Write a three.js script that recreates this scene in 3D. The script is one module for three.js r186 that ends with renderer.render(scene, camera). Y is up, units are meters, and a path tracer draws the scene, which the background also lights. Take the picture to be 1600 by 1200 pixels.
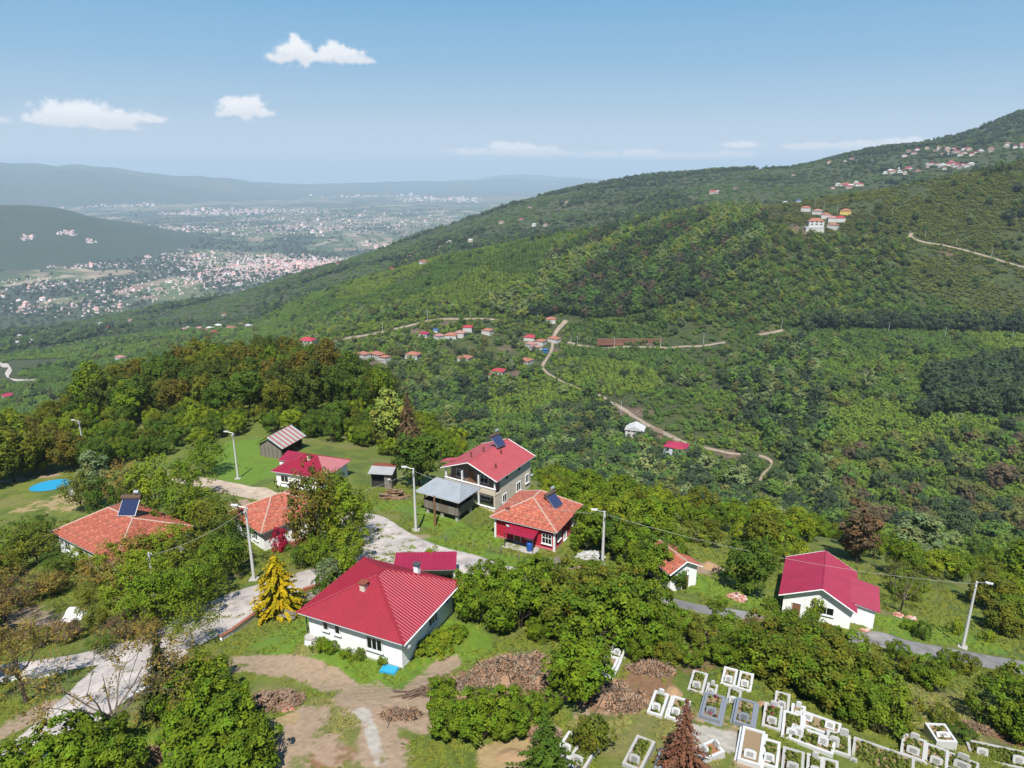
import * as THREE from 'three';
import { mergeGeometries } from 'three/addons/utils/BufferGeometryUtils.js';

// ---------------------------------------------------------------- camera, sky, sun, exposure
const CY = 45;                                   // height of the eye above the village street (metres)
const FPX = 1110, PITCH = Math.atan(335 / 1110); // focal length in photo pixels (1600 x 1200), downward pitch
const scene = new THREE.Scene();
const camera = new THREE.PerspectiveCamera(2 * Math.atan(600 / FPX) * 180 / Math.PI, 4 / 3, 0.5, 90000);
camera.position.set(0, CY, 0);
camera.lookAt(0, CY - Math.tan(PITCH) * 100, -100);
scene.add(camera);

const SUN_AZ = 183, SUN_EL = 57;                 // degrees clockwise from the view direction
const sunDir = new THREE.Vector3(Math.sin(SUN_AZ * Math.PI / 180) * Math.cos(SUN_EL * Math.PI / 180), Math.sin(SUN_EL * Math.PI / 180), -Math.cos(SUN_AZ * Math.PI / 180) * Math.cos(SUN_EL * Math.PI / 180));
const sun = new THREE.DirectionalLight(new THREE.Color(1.0, 0.955, 0.88), 4.6);
sun.position.copy(sunDir).multiplyScalar(400).add(new THREE.Vector3(0, 0, -90));
sun.target.position.set(0, 0, -90);
sun.castShadow = true;
sun.shadow.mapSize.set(2048, 2048);
Object.assign(sun.shadow.camera, { left: -160, right: 160, top: 160, bottom: -160, near: 10, far: 900 });
scene.add(sun, sun.target);

const renderer = new THREE.WebGLRenderer({ antialias: true });
renderer.toneMapping = THREE.LinearToneMapping;
renderer.toneMappingExposure = 1.8;
renderer.shadowMap.enabled = true;

const R = Math.PI / 180;
function mulberry(a) { return () => { a |= 0; a = a + 0x6D2B79F5 | 0; let t = Math.imul(a ^ a >>> 15, 1 | a); t = t + Math.imul(t ^ t >>> 7, 61 | t) ^ t; return ((t ^ t >>> 14) >>> 0) / 4294967296; }; }
function hash2(x, y, s) { let h = Math.imul(x, 374761393) + Math.imul(y, 668265263) + Math.imul(s, 1442695041) | 0; h = Math.imul(h ^ h >>> 13, 1274126177); return ((h ^ h >>> 16) >>> 0) / 4294967296; }
function vnoise(x, y, s = 0) {
  const xi = Math.floor(x), yi = Math.floor(y), fx = x - xi, fy = y - yi, a = fx * fx * (3 - 2 * fx), b = fy * fy * (3 - 2 * fy);
  const p = hash2(xi, yi, s), q = hash2(xi + 1, yi, s), r = hash2(xi, yi + 1, s), t = hash2(xi + 1, yi + 1, s);
  return p + (q - p) * a + (r - p) * b + (p - q - r + t) * a * b;
}
function fbm(x, y, o = 4, s = 0) { let v = 0, a = 0.5, n = 0; for (let i = 0; i < o; i++) { v += a * vnoise(x, y, s + i); n += a; x = x * 2.03 + 17.1; y = y * 2.03 - 9.7; a *= 0.5; } return v / n; }
const clamp = (x, a = 0, b = 1) => Math.max(a, Math.min(b, x));
const mix = (a, b, t) => a + (b - a) * t;
const sstep = (a, b, x) => { const t = clamp((x - a) / (b - a)); return t * t * (3 - 2 * t); };
// direction of a photo pixel: azimuth (clockwise from -z) and elevation
function rayOf(u, v) {
  const x = (u - 800) / FPX, y = (600 - v) / FPX, cp = Math.cos(PITCH), sp = Math.sin(PITCH);
  const d = new THREE.Vector3(x, y * cp - sp, -(cp + y * sp));
  return d.normalize();
}

{ // the sky: clear air, paler towards the horizon, a few fair-weather clouds
  const W = 4096, H = 2048, data = new Float32Array(W * H * 4);
  const stops = [[0, .66, .73, .80], [2.5, .53, .65, .775], [5, .39, .57, .745], [8, .275, .49, .715], [12, .19, .425, .68], [22, .135, .34, .61], [40, .09, .25, .51], [90, .06, .18, .42]];
  for (let j = 0; j < H; j++) {
    const el = ((j + .5) / H - .5) * 180, e = Math.max(0, el);
    let k = 0; while (k < stops.length - 2 && stops[k + 1][0] < e) k++;
    const t = sstep(0, 1, clamp((e - stops[k][0]) / (stops[k + 1][0] - stops[k][0]))) * .5 + .5 * clamp((e - stops[k][0]) / (stops[k + 1][0] - stops[k][0]));
    for (let i = 0; i < W; i++) {
      const n = 1 + .02 * (vnoise(i * 16 / W, el * .25, 3) - .5), o = (j * W + i) * 4;
      for (let c = 0; c < 3; c++) data[o + c] = mix(stops[k][1 + c], stops[k + 1][1 + c], t) * n * .57;
      data[o + 3] = 1;
    }
  }
  const skyRnd = mulberry(5);
  function cloud(puffs, op, seed) { // puffs: [azimuth, elevation, half width, half height] in degrees
    let a0 = 1e9, a1 = -1e9, e0 = 1e9, e1 = -1e9;
    for (const [a, e, w, h] of puffs) { a0 = Math.min(a0, a - w * 1.6); a1 = Math.max(a1, a + w * 1.6); e0 = Math.min(e0, e - h * 1.7); e1 = Math.max(e1, e + h * 1.7); }
    const base = Math.min(...puffs.map(p => p[1] - p[3] * .7)), top = Math.max(...puffs.map(p => p[1] + p[3]));
    for (let j = Math.max(H / 2, Math.floor((e0 / 180 + .5) * H)); j < (e1 / 180 + .5) * H; j++) {
      const el = ((j + .5) / H - .5) * 180;
      for (let i = Math.floor((a0 / 360 + .25) * W); i < (a1 / 360 + .25) * W; i++) {
        const az = ((i + .5) / W - .25) * 360;
        let d = 0, lit = 0;
        const wx = (fbm(az * 1.6, el * 2.2, 5, seed) - .5), wy = (fbm(az * 1.6 + 40, el * 2.2, 5, seed + 9) - .5), fine = fbm(az * 7, el * 9, 3, seed + 20) - .5;
        for (const [a, e, w, h] of puffs) {
          let dx = (az - a) / w + wx * 1.1, dy = (el - e) / h + wy * .9; if (dy < 0) dy *= 1.5;
          const q = 1 - Math.sqrt(dx * dx + dy * dy) + fine * .5; d = Math.max(d, q);
          lit = Math.max(lit, q > 0 ? clamp(.5 + dy * .5) : 0);
        }
        const al = sstep(.0, .42, d) * op; if (al <= 0) continue;
        const sh = clamp(.35 + .65 * sstep(base, mix(base, top, .75), el) + fine * .35 + wx * .2), o = ((j * W) + ((i % W) + W) % W) * 4;
        const c = [mix(.40, .55, sh), mix(.415, .553, sh), mix(.45, .565, sh)];
        for (let q = 0; q < 3; q++) data[o + q] = mix(data[o + q], c[q], al);
      }
    }
  }
  const A = (u, v) => { const d = rayOf(u, v); return [Math.atan2(d.x, -d.z) / R, Math.asin(d.y) / R]; };
  const PX = 180 / Math.PI / FPX;   // degrees per photo pixel
  const pf = (u, v, w, h) => [...A(u, v), w * PX, h * PX];
  cloud([pf(462, 86, 34, 20), pf(468, 76, 20, 18), pf(440, 91, 22, 9), pf(490, 90, 30, 10)], .95, 11);
  cloud([pf(525, 84, 26, 17), pf(545, 90, 28, 12), pf(568, 95, 24, 8)], .92, 31);
  cloud([pf(88, 178, 34, 22), pf(70, 188, 34, 10), pf(140, 180, 42, 20), pf(190, 184, 36, 14), pf(236, 186, 20, 7), pf(170, 198, 46, 7), pf(120, 192, 60, 8)], .95, 51);
  cloud([pf(378, 172, 36, 20), pf(392, 163, 24, 16), pf(412, 178, 22, 9), pf(360, 178, 18, 8)], .96, 71);
  cloud([pf(820, 236, 70, 13), pf(738, 238, 44, 8), pf(870, 240, 40, 8), pf(790, 232, 30, 12)], .85, 91);
  cloud([pf(1010, 242, 54, 10), pf(940, 243, 34, 7), pf(1070, 246, 60, 8), pf(1160, 226, 34, 7), pf(1140, 243, 50, 7)], .8, 111);
  cloud([pf(1260, 230, 40, 8), pf(1330, 228, 50, 9), pf(1420, 222, 60, 7)], .75, 131);
  cloud([pf(-6, 188, 22, 5)], .5, 141);
  for (let k = 0; k < 34; k++) { // the same kind of sky goes on all round
    const az = 44 + skyRnd() * 270, el = 2 + 16 * Math.pow(skyRnd(), 1.4), w = 2.2 + skyRnd() * 3.5, n = 2 + Math.floor(skyRnd() * 4), ps = [];
    for (let q = 0; q < n; q++) ps.push([az + (skyRnd() - .5) * w * 2.4, el + (skyRnd() - .3) * .6, w * (.4 + skyRnd() * .4), .5 + skyRnd() * .7]);
    cloud(ps, .6 + skyRnd() * .35, 200 + k * 7);
  }
  const sky = new THREE.DataTexture(data, W, H, THREE.RGBAFormat, THREE.FloatType);
  sky.mapping = THREE.EquirectangularReflectionMapping; sky.magFilter = sky.minFilter = THREE.LinearFilter; sky.needsUpdate = true;
  scene.background = sky; scene.environment = sky;
}
scene.fog = new THREE.FogExp2(new THREE.Color(.66, .84, 1.0), 7.5e-5);

// ---------------------------------------------------------------- the lie of the land
// Profiles along 14 bearings: each knot is the same feature (street, brow, gully, far shelf, ridge ...) on every bearing.
// 'v' knots give the photo row in which the feature shows, 'h' knots its height relative to the eye.
const BEAR = [-34, -28, -22, -16, -10, -5, 0, 5, 10, 15, 20, 25, 30, 36];
const fill = (x) => Array(14).fill(x);
const KN = [
  { r: fill(9), h: fill(-28) },
  { r: fill(40), h: [-34.5, -34.5, -34.5, -34.5, -34.5, -34.5, -34.5, -34.5, -34.5, -34.6, -34.8, -35, -35.2, -35.5] },
  { r: fill(66), h: [-40.5, -40.5, -40.5, -40.5, -40.5, -40.5, -40.5, -40.8, -41, -41.5, -42.2, -43.2, -44.2, -45] },
  { r: fill(95), h: [-47, -47, -47, -47, -47, -47.3, -47.8, -48.3, -49.2, -50.3, -51.6, -52.6, -53.6, -54.4] },
  { r: [135, 135, 135, 135, 132, 128, 124, 120, 118, 118, 120, 122, 124, 126], h: [-53.5, -53.5, -53, -53.5, -55, -56.5, -57.5, -57.5, -58, -59, -60.5, -61.5, -62.5, -63.5] },
  { r: [200, 215, 225, 220, 190, 170, 155, 148, 145, 145, 150, 158, 165, 172], h: [-61, -61, -60, -61, -64, -68, -69, -69, -70, -72, -75, -79, -82, -85] },
  { r: [450, 450, 430, 380, 320, 270, 245, 235, 235, 240, 250, 260, 270, 280], h: [-150, -150, -145, -135, -128, -120, -114, -112, -114, -119, -125, -128, -130, -130] },
  { r: [800, 800, 750, 560, 460, 380, 330, 310, 310, 320, 330, 345, 365, 390], v: [615, 580, 550, 570, 620, 670, 710, 740, 750, 765, 775, 770, 765, 760] },
  { r: [950, 900, 850, 650, 540, 480, 450, 440, 430, 440, 450, 460, 490, 520], v: [580, 555, 540, 540, 590, 620, 640, 650, 660, 660, 655, 650, 640, 640] },
  { r: [1150, 1050, 1000, 720, 640, 640, 650, 630, 610, 620, 680, 710, 740, 780], v: [560, 540, 525, 525, 540, 540, 535, 540, 545, 545, 525, 522, 522, 528] },
  { r: [1450, 1300, 1200, 850, 790, 770, 770, 750, 740, 750, 800, 840, 880, 930], v: [540, 525, 512, 508, 482, 464, 446, 444, 434, 434, 424, 414, 404, 404] },
  { r: [1800, 1600, 1400, 1050, 1000, 980, 960, 930, 930, 960, 1020, 1080, 1130, 1200], v: [524, 514, 508, 468, 430, 402, 383, 368, 353, 333, 321, 304, 282, 248] },
  { r: [1900, 1720, 1550, 1350, 1330, 1330, 1330, 1330, 1350, 1380, 1420, 1480, 1550, 1650], h: [-356, -322, -292, -228, -195, -170, -150, -130, -115, -100, -88, -72, -48, -18] },
  { r: [2000, 1850, 1700, 1650, 1650, 1700, 1750, 1800, 1850, 1850, 1850, 1950, 2050, 2150], v: [518, 498, 482, 442, 408, 380, 353, 331, 313, 300, 292, 272, 247, 204] },
  { r: [2200, 2100, 2000, 2000, 2100, 2200, 2300, 2400, 2500, 2500, 2500, 2600, 2750, 2900], v: [512, 483, 461, 423, 388, 357, 318, 295, 275, 269, 264, 241, 220, 160] },
  { r: [2480, 2500, 2500, 2600, 2800, 2900, 3000, 3200, 3300, 3300, 3300, 3400, 3500, 3600], h: [-505, -500, -480, -450, -430, -410, -380, -330, -250, -200, -150, -100, -50, 60] },
  { r: [2900, 3000, 3100, 3300, 3600, 3700, 3800, 4000, 4100, 4100, 4100, 4200, 4300, 4400], h: [-530, -530, -530, -530, -530, -530, -530, -520, -480, -430, -380, -300, -220, -100] },
  { r: [4300, 4500, 4600, 4700, 4900, 5000, 5000, 5000, 5000, 5000, 5000, 5000, 5000, 5000], h: [-530, -530, -530, -530, -530, -530, -530, -530, -530, -500, -470, -420, -360, -260] },
  { r: [5600, 5900, 6200, 6200, 6300, 6300, 6300, 6300, 6300, 6300, 6300, 6300, 6300, 6300], h: [-238, -372, -528, -530, -530, -530, -530, -530, -530, -530, -530, -500, -460, -400] },
  { r: [7400, 7500, 7500, 7800, 8000, 8000, 8000, 8000, 8000, 8000, 8000, 8000, 8000, 8000], h: [-530, -530, -530, -530, -530, -530, -530, -530, -530, -530, -530, -530, -530, -530] },
  { r: [11500, 12000, 13000, 15000, 17000, 18000, 18000, 18000, 18000, 18000, 18000, 18000, 18000, 18000], h: fill(-530) },
  { r: [16500, 17000, 18000, 20000, 21500, 23000, 24000, 24000, 24000, 24000, 24000, 24000, 24000, 24000], v: [254, 264, 280, 290, 285, 282, 280, 282, 282, 282, 282, 282, 282, 282] },
  { r: [20000, 20500, 21500, 23000, 24000, 25000, 25500, 25500, 25500, 25500, 25500, 25500, 25500, 25500], h: [-300, -300, -430, -480, -480, -480, -480, -480, -480, -480, -480, -480, -480, -480] },
  { r: [24000, 24500, 25500, 26500, 27500, 28000, 28500, 28500, 28500, 28500, 28500, 28500, 28500, 28500], v: [268, 278, 290, 292, 290, 286, 271, 277, 288, 288, 288, 288, 288, 288] },
  { r: fill(30500), h: fill(-600) },
];
const rowT = (v) => Math.tan(Math.atan((600 - v) / FPX) - PITCH);
const cols = BEAR.map((b, i) => ({ b, k: KN.map(n => [Math.log(n.r[i]), n.h ? n.h[i] : n.r[i] * Math.cos(b * R) * rowT(n.v[i])]) }));
{ // beyond the frame the same land goes on; behind the eye the hill rises gently
  const L = cols[0], Q = cols[13];
  const far = (c, b, w) => ({ b, k: c.k.map(([lr, h]) => { const r = Math.exp(lr), back = -26 + .16 * Math.min(r, 900) + .02 * Math.min(r, 6000); return [lr, mix(h, back, w)]; }) });
  cols.unshift(far(L, -42, .0), far(L, -52, .0)); cols.sort((a, b) => a.b - b.b);
  cols.push(far(Q, 43, 0), far(Q, 53, 0));
  cols.unshift(far(L, -85, .35), far(L, -130, .9)); cols.sort((a, b) => a.b - b.b);
  cols.push(far(Q, 85, .4), far(Q, 130, .9));
  cols.unshift({ b: -230, k: cols[cols.length - 1].k }); cols.push({ b: 230, k: cols[1].k });
}
const TA = 1440, TR = 640, R0 = 8, LSTEP = Math.log(60000 / R0) / (TR - 1);
const table = new Float32Array(TA * TR);
{
  const cr = (p0, p1, p2, p3, t0, t1, t2, t3, t) => { // cubic through uneven knots
    const m1 = t2 > t0 ? (p2 - p0) / (t2 - t0) : 0, m2 = t3 > t1 ? (p3 - p1) / (t3 - t1) : 0, d = t2 - t1, s = (t - t1) / d, s2 = s * s, s3 = s2 * s;
    return (2 * s3 - 3 * s2 + 1) * p1 + (s3 - 2 * s2 + s) * d * m1 + (-2 * s3 + 3 * s2) * p2 + (s3 - s2) * d * m2;
  };
  const nk = KN.length;
  for (let a = 0; a < TA; a++) {
    const b = -180 + a * 360 / TA; let c = 0; while (c < cols.length - 2 && cols[c + 1].b <= b) c++;
    const c0 = cols[Math.max(0, c - 1)], c1 = cols[c], c2 = cols[c + 1], c3 = cols[Math.min(cols.length - 1, c + 2)];
    const x = [], y = [];
    for (let k = 0; k < nk; k++) for (const [q, o] of [[0, x], [1, y]]) o.push(cr(c0.k[k][q], c1.k[k][q], c2.k[k][q], c3.k[k][q], c0.b, c1.b, c2.b, c3.b, b));
    const d = [], m = [];
    for (let k = 0; k < nk - 1; k++) d.push((y[k + 1] - y[k]) / (x[k + 1] - x[k]));
    for (let k = 0; k < nk; k++) m.push(k === 0 ? d[0] : k === nk - 1 ? d[nk - 2] : d[k - 1] * d[k] <= 0 ? 0 : 2 * d[k - 1] * d[k] / (d[k - 1] + d[k]));
    let k = 0;
    for (let j = 0; j < TR; j++) {
      const lr = Math.log(R0) + j * LSTEP; while (k < nk - 2 && x[k + 1] < lr) k++;
      const w = x[k + 1] - x[k], s = clamp((lr - x[k]) / w), s2 = s * s, s3 = s2 * s;
      table[a * TR + j] = (2 * s3 - 3 * s2 + 1) * y[k] + (s3 - 2 * s2 + s) * w * m[k] + (-2 * s3 + 3 * s2) * y[k + 1] + (s3 - s2) * w * m[k + 1];
    }
  }
}
function relief(x, z, r) {
  let h = (fbm(x * .07, z * .07, 3, 40) - .5) * .5;
  if (r > 150) h += (fbm(x * .018, z * .018, 4, 44) - .5) * 7 * sstep(150, 420, r) * (1 - sstep(2400, 3200, r));
  if (r > 1200) h += (fbm(x * .0045, z * .0045, 4, 47) - .5) * 26 * sstep(1200, 1700, r) * (1 - sstep(2300, 3000, r));
  return h;
}
function tableH(x, z) { const a = Math.round((Math.atan2(x, -z) / R + 180) * TA / 360) % TA, j = clamp(Math.round((Math.log(Math.max(Math.hypot(x, z), R0)) - Math.log(R0)) / LSTEP), 0, TR - 1); return table[a * TR + j]; }
const pads = [];   // levelled building plots
function baseH(x, z) {
  const r = Math.hypot(x, z), a = (Math.atan2(x, -z) / R + 180) * TA / 360, lr = Math.max(0, (Math.log(Math.max(r, R0)) - Math.log(R0)) / LSTEP);
  const a0 = Math.floor(a), j0 = Math.min(TR - 2, Math.floor(lr)), fa = a - a0, fj = Math.min(1, lr - j0), i0 = (a0 % TA) * TR + j0, i1 = ((a0 + 1) % TA) * TR + j0;
  let h = mix(mix(table[i0], table[i0 + 1], fj), mix(table[i1], table[i1 + 1], fj), fa);
  if (r > 3200) { // lone hills and far ranges get gullies, in step with how far they stand above the plain
    const up = clamp((h + 530) / 260); h += up * ((fbm(x * .0011, z * .0011, 5, 60) - .5) * (r > 9000 ? 260 : 170)) * (r > 9000 ? sstep(9000, 12000, r) : 1);
  }
  return CY + h + relief(x, z, r);
}
function ground(x, z) {
  let h = baseH(x, z);
  for (const p of pads) { const d = Math.hypot(x - p.x, z - p.z); if (d < p.R + p.f) h = mix(p.y, h, sstep(p.R, p.R + p.f, d)); }
  return h;
}
function P(u, v, hf = ground) { // where the line of sight through a photo pixel meets the ground
  const d = rayOf(u, v); let t0 = 4, t = 4;
  for (; t < 60000; t *= 1.008) { if (CY + d.y * t < hf(d.x * t, d.z * t)) break; t0 = t; }
  for (let i = 0; i < 24; i++) { const m = (t0 + t) / 2; if (CY + d.y * m < hf(d.x * m, d.z * m)) t = m; else t0 = m; }
  return new THREE.Vector3(d.x * t, hf(d.x * t, d.z * t), d.z * t);
}
function project(x, y, z) { const cp = Math.cos(PITCH), sp = Math.sin(PITCH), dy = y - CY, Z = -z * cp - dy * sp, Y = dy * cp - z * sp * 1; return [800 + FPX * x / Z, 600 - FPX * (dy * cp + (-z) * sp) / Z, Z]; }
function inPoly(p, x, y) { let c = false; for (let i = 0, j = p.length - 1; i < p.length; j = i++) if ((p[i][1] > y) !== (p[j][1] > y) && x < (p[j][0] - p[i][0]) * (y - p[i][1]) / (p[j][1] - p[i][1]) + p[i][0]) c = !c; return c; }

// ---------------------------------------------------------------- naming, parts, simple shapes
const used = {};
function numbered(n) { const k = used[n] = (used[n] ?? -1) + 1; return k ? `${n}_${String(k).padStart(3, '0')}` : n; }
function tag(o, label, category, group, kind) { if (label) o.userData.label = label; if (category) o.userData.category = category; if (group) o.userData.group = group; if (kind) o.userData.kind = kind; return o; }
function thing(name, label, category, x, z, turn = 0, group) {
  const o = new THREE.Group(); o.name = numbered(name); o.position.set(x, ground(x, z), z); o.rotation.y = turn; scene.add(o); return tag(o, label, category, group);
}
function mesh(name, geo, mat, parent, at) {
  const m = new THREE.Mesh(geo, mat); m.name = parent === scene ? numbered(name) : name; m.castShadow = m.receiveShadow = true; if (at) m.position.set(...at); parent.add(m); return m;
}
const merge = (list) => mergeGeometries(list.map(g => { const q = g.index ? g.toNonIndexed() : g; for (const k of Object.keys(q.attributes)) if (!['position', 'normal', 'uv'].includes(k)) q.deleteAttribute(k); return q; }), false);
function box(w, h, d, x = 0, y = 0, z = 0, ry = 0, rx = 0, rz = 0) { const g = new THREE.BoxGeometry(w, h, d); if (rx) g.rotateX(rx); if (rz) g.rotateZ(rz); if (ry) g.rotateY(ry); return g.translate(x, y, z); }
function bar(a, b, r0, r1 = r0, n = 6) { // tapered round bar between two points
  const d = new THREE.Vector3().subVectors(b, a), L = d.length(), g = new THREE.CylinderGeometry(r1, r0, L, n, 1);
  g.translate(0, L / 2, 0).applyQuaternion(new THREE.Quaternion().setFromUnitVectors(new THREE.Vector3(0, 1, 0), d.normalize())); return g.translate(a.x, a.y, a.z);
}
const V = (x, y, z) => new THREE.Vector3(x, y, z);
function noiseTex(n, fn, srgb = true, rep = [1, 1]) { // tiling texture from a function of (u, v) in 0..1
  const d = new Uint8Array(n * n * 4);
  for (let j = 0; j < n; j++) for (let i = 0; i < n; i++) { const c = fn(i / n, j / n), o = (j * n + i) * 4; d[o] = clamp(c[0], 0, 255); d[o + 1] = clamp(c[1], 0, 255); d[o + 2] = clamp(c[2], 0, 255); d[o + 3] = 255; }
  const t = new THREE.DataTexture(d, n, n); t.wrapS = t.wrapT = THREE.RepeatWrapping; t.magFilter = THREE.LinearFilter; t.minFilter = THREE.LinearMipmapLinearFilter; t.generateMipmaps = true; t.repeat.set(...rep); if (srgb) t.colorSpace = THREE.SRGBColorSpace; t.needsUpdate = true; return t;
}
// periodic noise for tiling maps
function pn(u, v, f, s) { const x = u * f, y = v * f, xi = Math.floor(x), yi = Math.floor(y), fx = x - xi, fy = y - yi, a = fx * fx * (3 - 2 * fx), b = fy * fy * (3 - 2 * fy), m = q => ((q % f) + f) % f; const p = hash2(m(xi), m(yi), s), q = hash2(m(xi + 1), m(yi), s), r = hash2(m(xi), m(yi + 1), s), t = hash2(m(xi + 1), m(yi + 1), s); return p + (q - p) * a + (r - p) * b + (p - q - r + t) * a * b; }
function pf(u, v, f, o, s) { let x = 0, a = .5, n = 0; for (let i = 0; i < o; i++) { x += a * pn(u, v, f, s + i); n += a; f *= 2; a *= .55; } return x / n; }
const std = (rgb, rough = .85, o = {}) => new THREE.MeshStandardMaterial({ color: new THREE.Color().setRGB(...rgb), roughness: rough, ...o });

// ---------------------------------------------------------------- building plots, levelled into the slope (found before the ground is meshed)
const PLOT = {};   // name -> near base corner, direction of the front wall, length, depth
function plot(key, u, v, a, L, D, dy = -.25, at) {
  const B = at ? V(at[0], baseH(...at), at[1]) : P(u, v, baseH), xh = [Math.cos(a * R), Math.sin(a * R)], zh = [-Math.sin(a * R), Math.cos(a * R)];
  const x = B.x - L / 2 * xh[0] - D / 2 * zh[0], z = B.z - L / 2 * xh[1] - D / 2 * zh[1];
  PLOT[key] = { x, z, a, L, D, turn: -a * R };
  const R1 = Math.max(L, D) * .62; return { x, z, R: R1, f: R1 * .9, y: B.y + dy };
}
{
  const list = [
    plot('white_hip', 629, 1041, 24, 8.6, 7.8), plot('lean_shed', 712, 915, -2, 6, 2.3, -.1), plot('red_house', 866, 859, 27, 7.8, 7),
    plot('villa', 774, 797, 31, 8.8, 10.2, -.4), plot('granary', 717, 817, 30, 6.2, 4.4, -.2), plot('grey_shed', 612, 762, 8, 3.4, 3),
    plot('crimson_behind', 508, 768, 18, 9, 7), plot('striped_barn', 441, 716, 20, 5, 6.4), plot('tile_near_tree', 414, 858, 42, 7.2, 8.5),
    plot('tile_left', 0, 0, 32, 12.5, 9, 0, [-44.2, -70.2]), plot('gable_right', 1327, 980, 25, 6.8, 7.8), plot('tile_shed', 1087, 913, -24, 3.4, 4.2, -.1),
  ];
  pads.push(...list);
}

// ---------------------------------------------------------------- ground
const grassPix = [], NG = 2048, GX0 = -128, GZ0 = -236, GS = 256;   // map of the village hill: 12.5 cm a texel
function sheet(name, b0, b1, db, r0, r1, ratio, mat, colorFn, uvs = 1) {
  const nb = Math.round((b1 - b0) / db), nr = Math.ceil(Math.log(r1 / r0) / Math.log(ratio)), n = (nb + 1) * (nr + 1), pos = new Float32Array(n * 3), uv = new Float32Array(n * 2), col = colorFn && new Float32Array(n * 3), idx = [];
  let k = 0;
  for (let j = 0; j <= nr; j++) for (let i = 0; i <= nb; i++, k++) {
    const r = r0 * Math.pow(r1 / r0, j / nr), b = (b0 + (b1 - b0) * i / nb) * R, x = r * Math.sin(b), z = -r * Math.cos(b), y = ground(x, z);
    pos.set([x, y, z], k * 3);
    if (uvs === 1) uv.set([(x - GX0) / GS, (z - GZ0) / GS], k * 2); else uv.set([x / uvs, z / uvs], k * 2);
    if (col) col.set(colorFn(x, y, z, r, b / R), k * 3);
  }
  for (let j = 0; j < nr; j++) for (let i = 0; i < nb; i++) { const a = j * (nb + 1) + i; idx.push(a, a + 1, a + nb + 1, a + 1, a + nb + 2, a + nb + 1); }
  const g = new THREE.BufferGeometry(); g.setAttribute('position', new THREE.BufferAttribute(pos, 3)); g.setAttribute('uv', new THREE.BufferAttribute(uv, 2)); if (col) g.setAttribute('color', new THREE.BufferAttribute(col, 3));
  g.setIndex(idx); g.computeVertexNormals();
  const m = mesh(name, g, mat, scene); m.userData.kind = 'structure'; m.castShadow = r0 > 200; return m;
}
// cover of the village hill: what lies where, stroked on in world metres
const MASKS = ['dirt', 'needles', 'sand', 'pale', 'lush', 'dry'], mask = {};
for (const m of MASKS) mask[m] = new Float32Array(NG * NG);
function stroke(m, pts, w, amt = 1) { // pts: photo pixels, w: half width in metres
  const q = pts.map(([u, v]) => P(u, v)), s = NG / GS, M = mask[m];
  for (let k = 0; k < Math.max(1, q.length - 1); k++) {
    const a = q[k], b = q[Math.min(k + 1, q.length - 1)], e = w * 1.9;
    const i0 = Math.max(0, Math.floor((Math.min(a.x, b.x) - e - GX0) * s)), i1 = Math.min(NG - 1, Math.ceil((Math.max(a.x, b.x) + e - GX0) * s)), j0 = Math.max(0, Math.floor((Math.min(a.z, b.z) - e - GZ0) * s)), j1 = Math.min(NG - 1, Math.ceil((Math.max(a.z, b.z) + e - GZ0) * s));
    const dx = b.x - a.x, dz = b.z - a.z, L2 = dx * dx + dz * dz || 1;
    for (let j = j0; j <= j1; j++) for (let i = i0; i <= i1; i++) {
      const x = GX0 + i / s, z = GZ0 + j / s, t = clamp(((x - a.x) * dx + (z - a.z) * dz) / L2), d = Math.hypot(x - a.x - dx * t, z - a.z - dz * t) / w;
      if (d < 1.9) M[j * NG + i] = Math.max(M[j * NG + i], amt * clamp(1.9 - d));
    }
  }
}
stroke('dirt', [[345, 1036], [357, 1033], [393, 1030], [436, 1033], [481, 1041], [515, 1055], [541, 1072], [562, 1090]], .55);
stroke('dirt', [[362, 1046], [385, 1044], [442, 1047], [481, 1058], [510, 1074]], .45, .8);
stroke('dirt', [[570, 1088], [600, 1098], [640, 1105], [660, 1118]], 1.5);
stroke('dirt', [[620, 1095], [590, 1130], [592, 1160], [600, 1200], [604, 1240]], 1.1);
stroke('dirt', [[640, 1080], [668, 1055], [700, 1035]], .8, .8);
stroke('dirt', [[480, 1120], [470, 1143], [452, 1175], [440, 1210]], 1.2, .75);
stroke('dirt', [[500, 1165], [540, 1180], [590, 1190]], 1.0, .6);
stroke('pale', [[563, 1110], [577, 1135], [584, 1160], [596, 1190]], .33, .8);
stroke('needles', [[600, 1118], [628, 1118]], .8, .8); stroke('needles', [[505, 1182], [535, 1178]], .8, .8); stroke('needles', [[620, 1157]], .6, .7);
stroke('sand', [[775, 1185], [805, 1172], [822, 1180]], .9); stroke('sand', [[428, 1130], [452, 1122]], .45, .8);
stroke('needles', [[700, 1068], [760, 1075], [820, 1060], [870, 1070]], 1.6, .9); stroke('needles', [[940, 1095], [985, 1085], [1010, 1050]], 1.3, .9); stroke('needles', [[1075, 985], [1110, 1005], [1090, 1040]], 1.2, .6); stroke('needles', [[1140, 985], [1190, 975]], .8, .6);
stroke('needles', [[1560, 1145], [1600, 1160]], 1.3, .8); stroke('needles', [[220, 1190], [270, 1165]], .7, .7);
stroke('pale', [[1090, 1145], [1120, 1152], [1140, 1158]], .75, 1); stroke('dirt', [[1150, 1158], [1200, 1175], [1180, 1200]], 1.1, .6); stroke('dirt', [[1070, 1110], [1130, 1128]], .8, .5);
stroke('dirt', [[910, 1115], [960, 1108]], .6, .6); stroke('dirt', [[840, 1150], [860, 1140]], .5, .6);
stroke('dry', [[960, 1130], [1020, 1150], [1060, 1165]], 2.2, .8); stroke('dry', [[1380, 1090], [1450, 1110], [1500, 1100]], 2.4, .7); stroke('dry', [[1480, 1150], [1560, 1120]], 2, .7);
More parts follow.
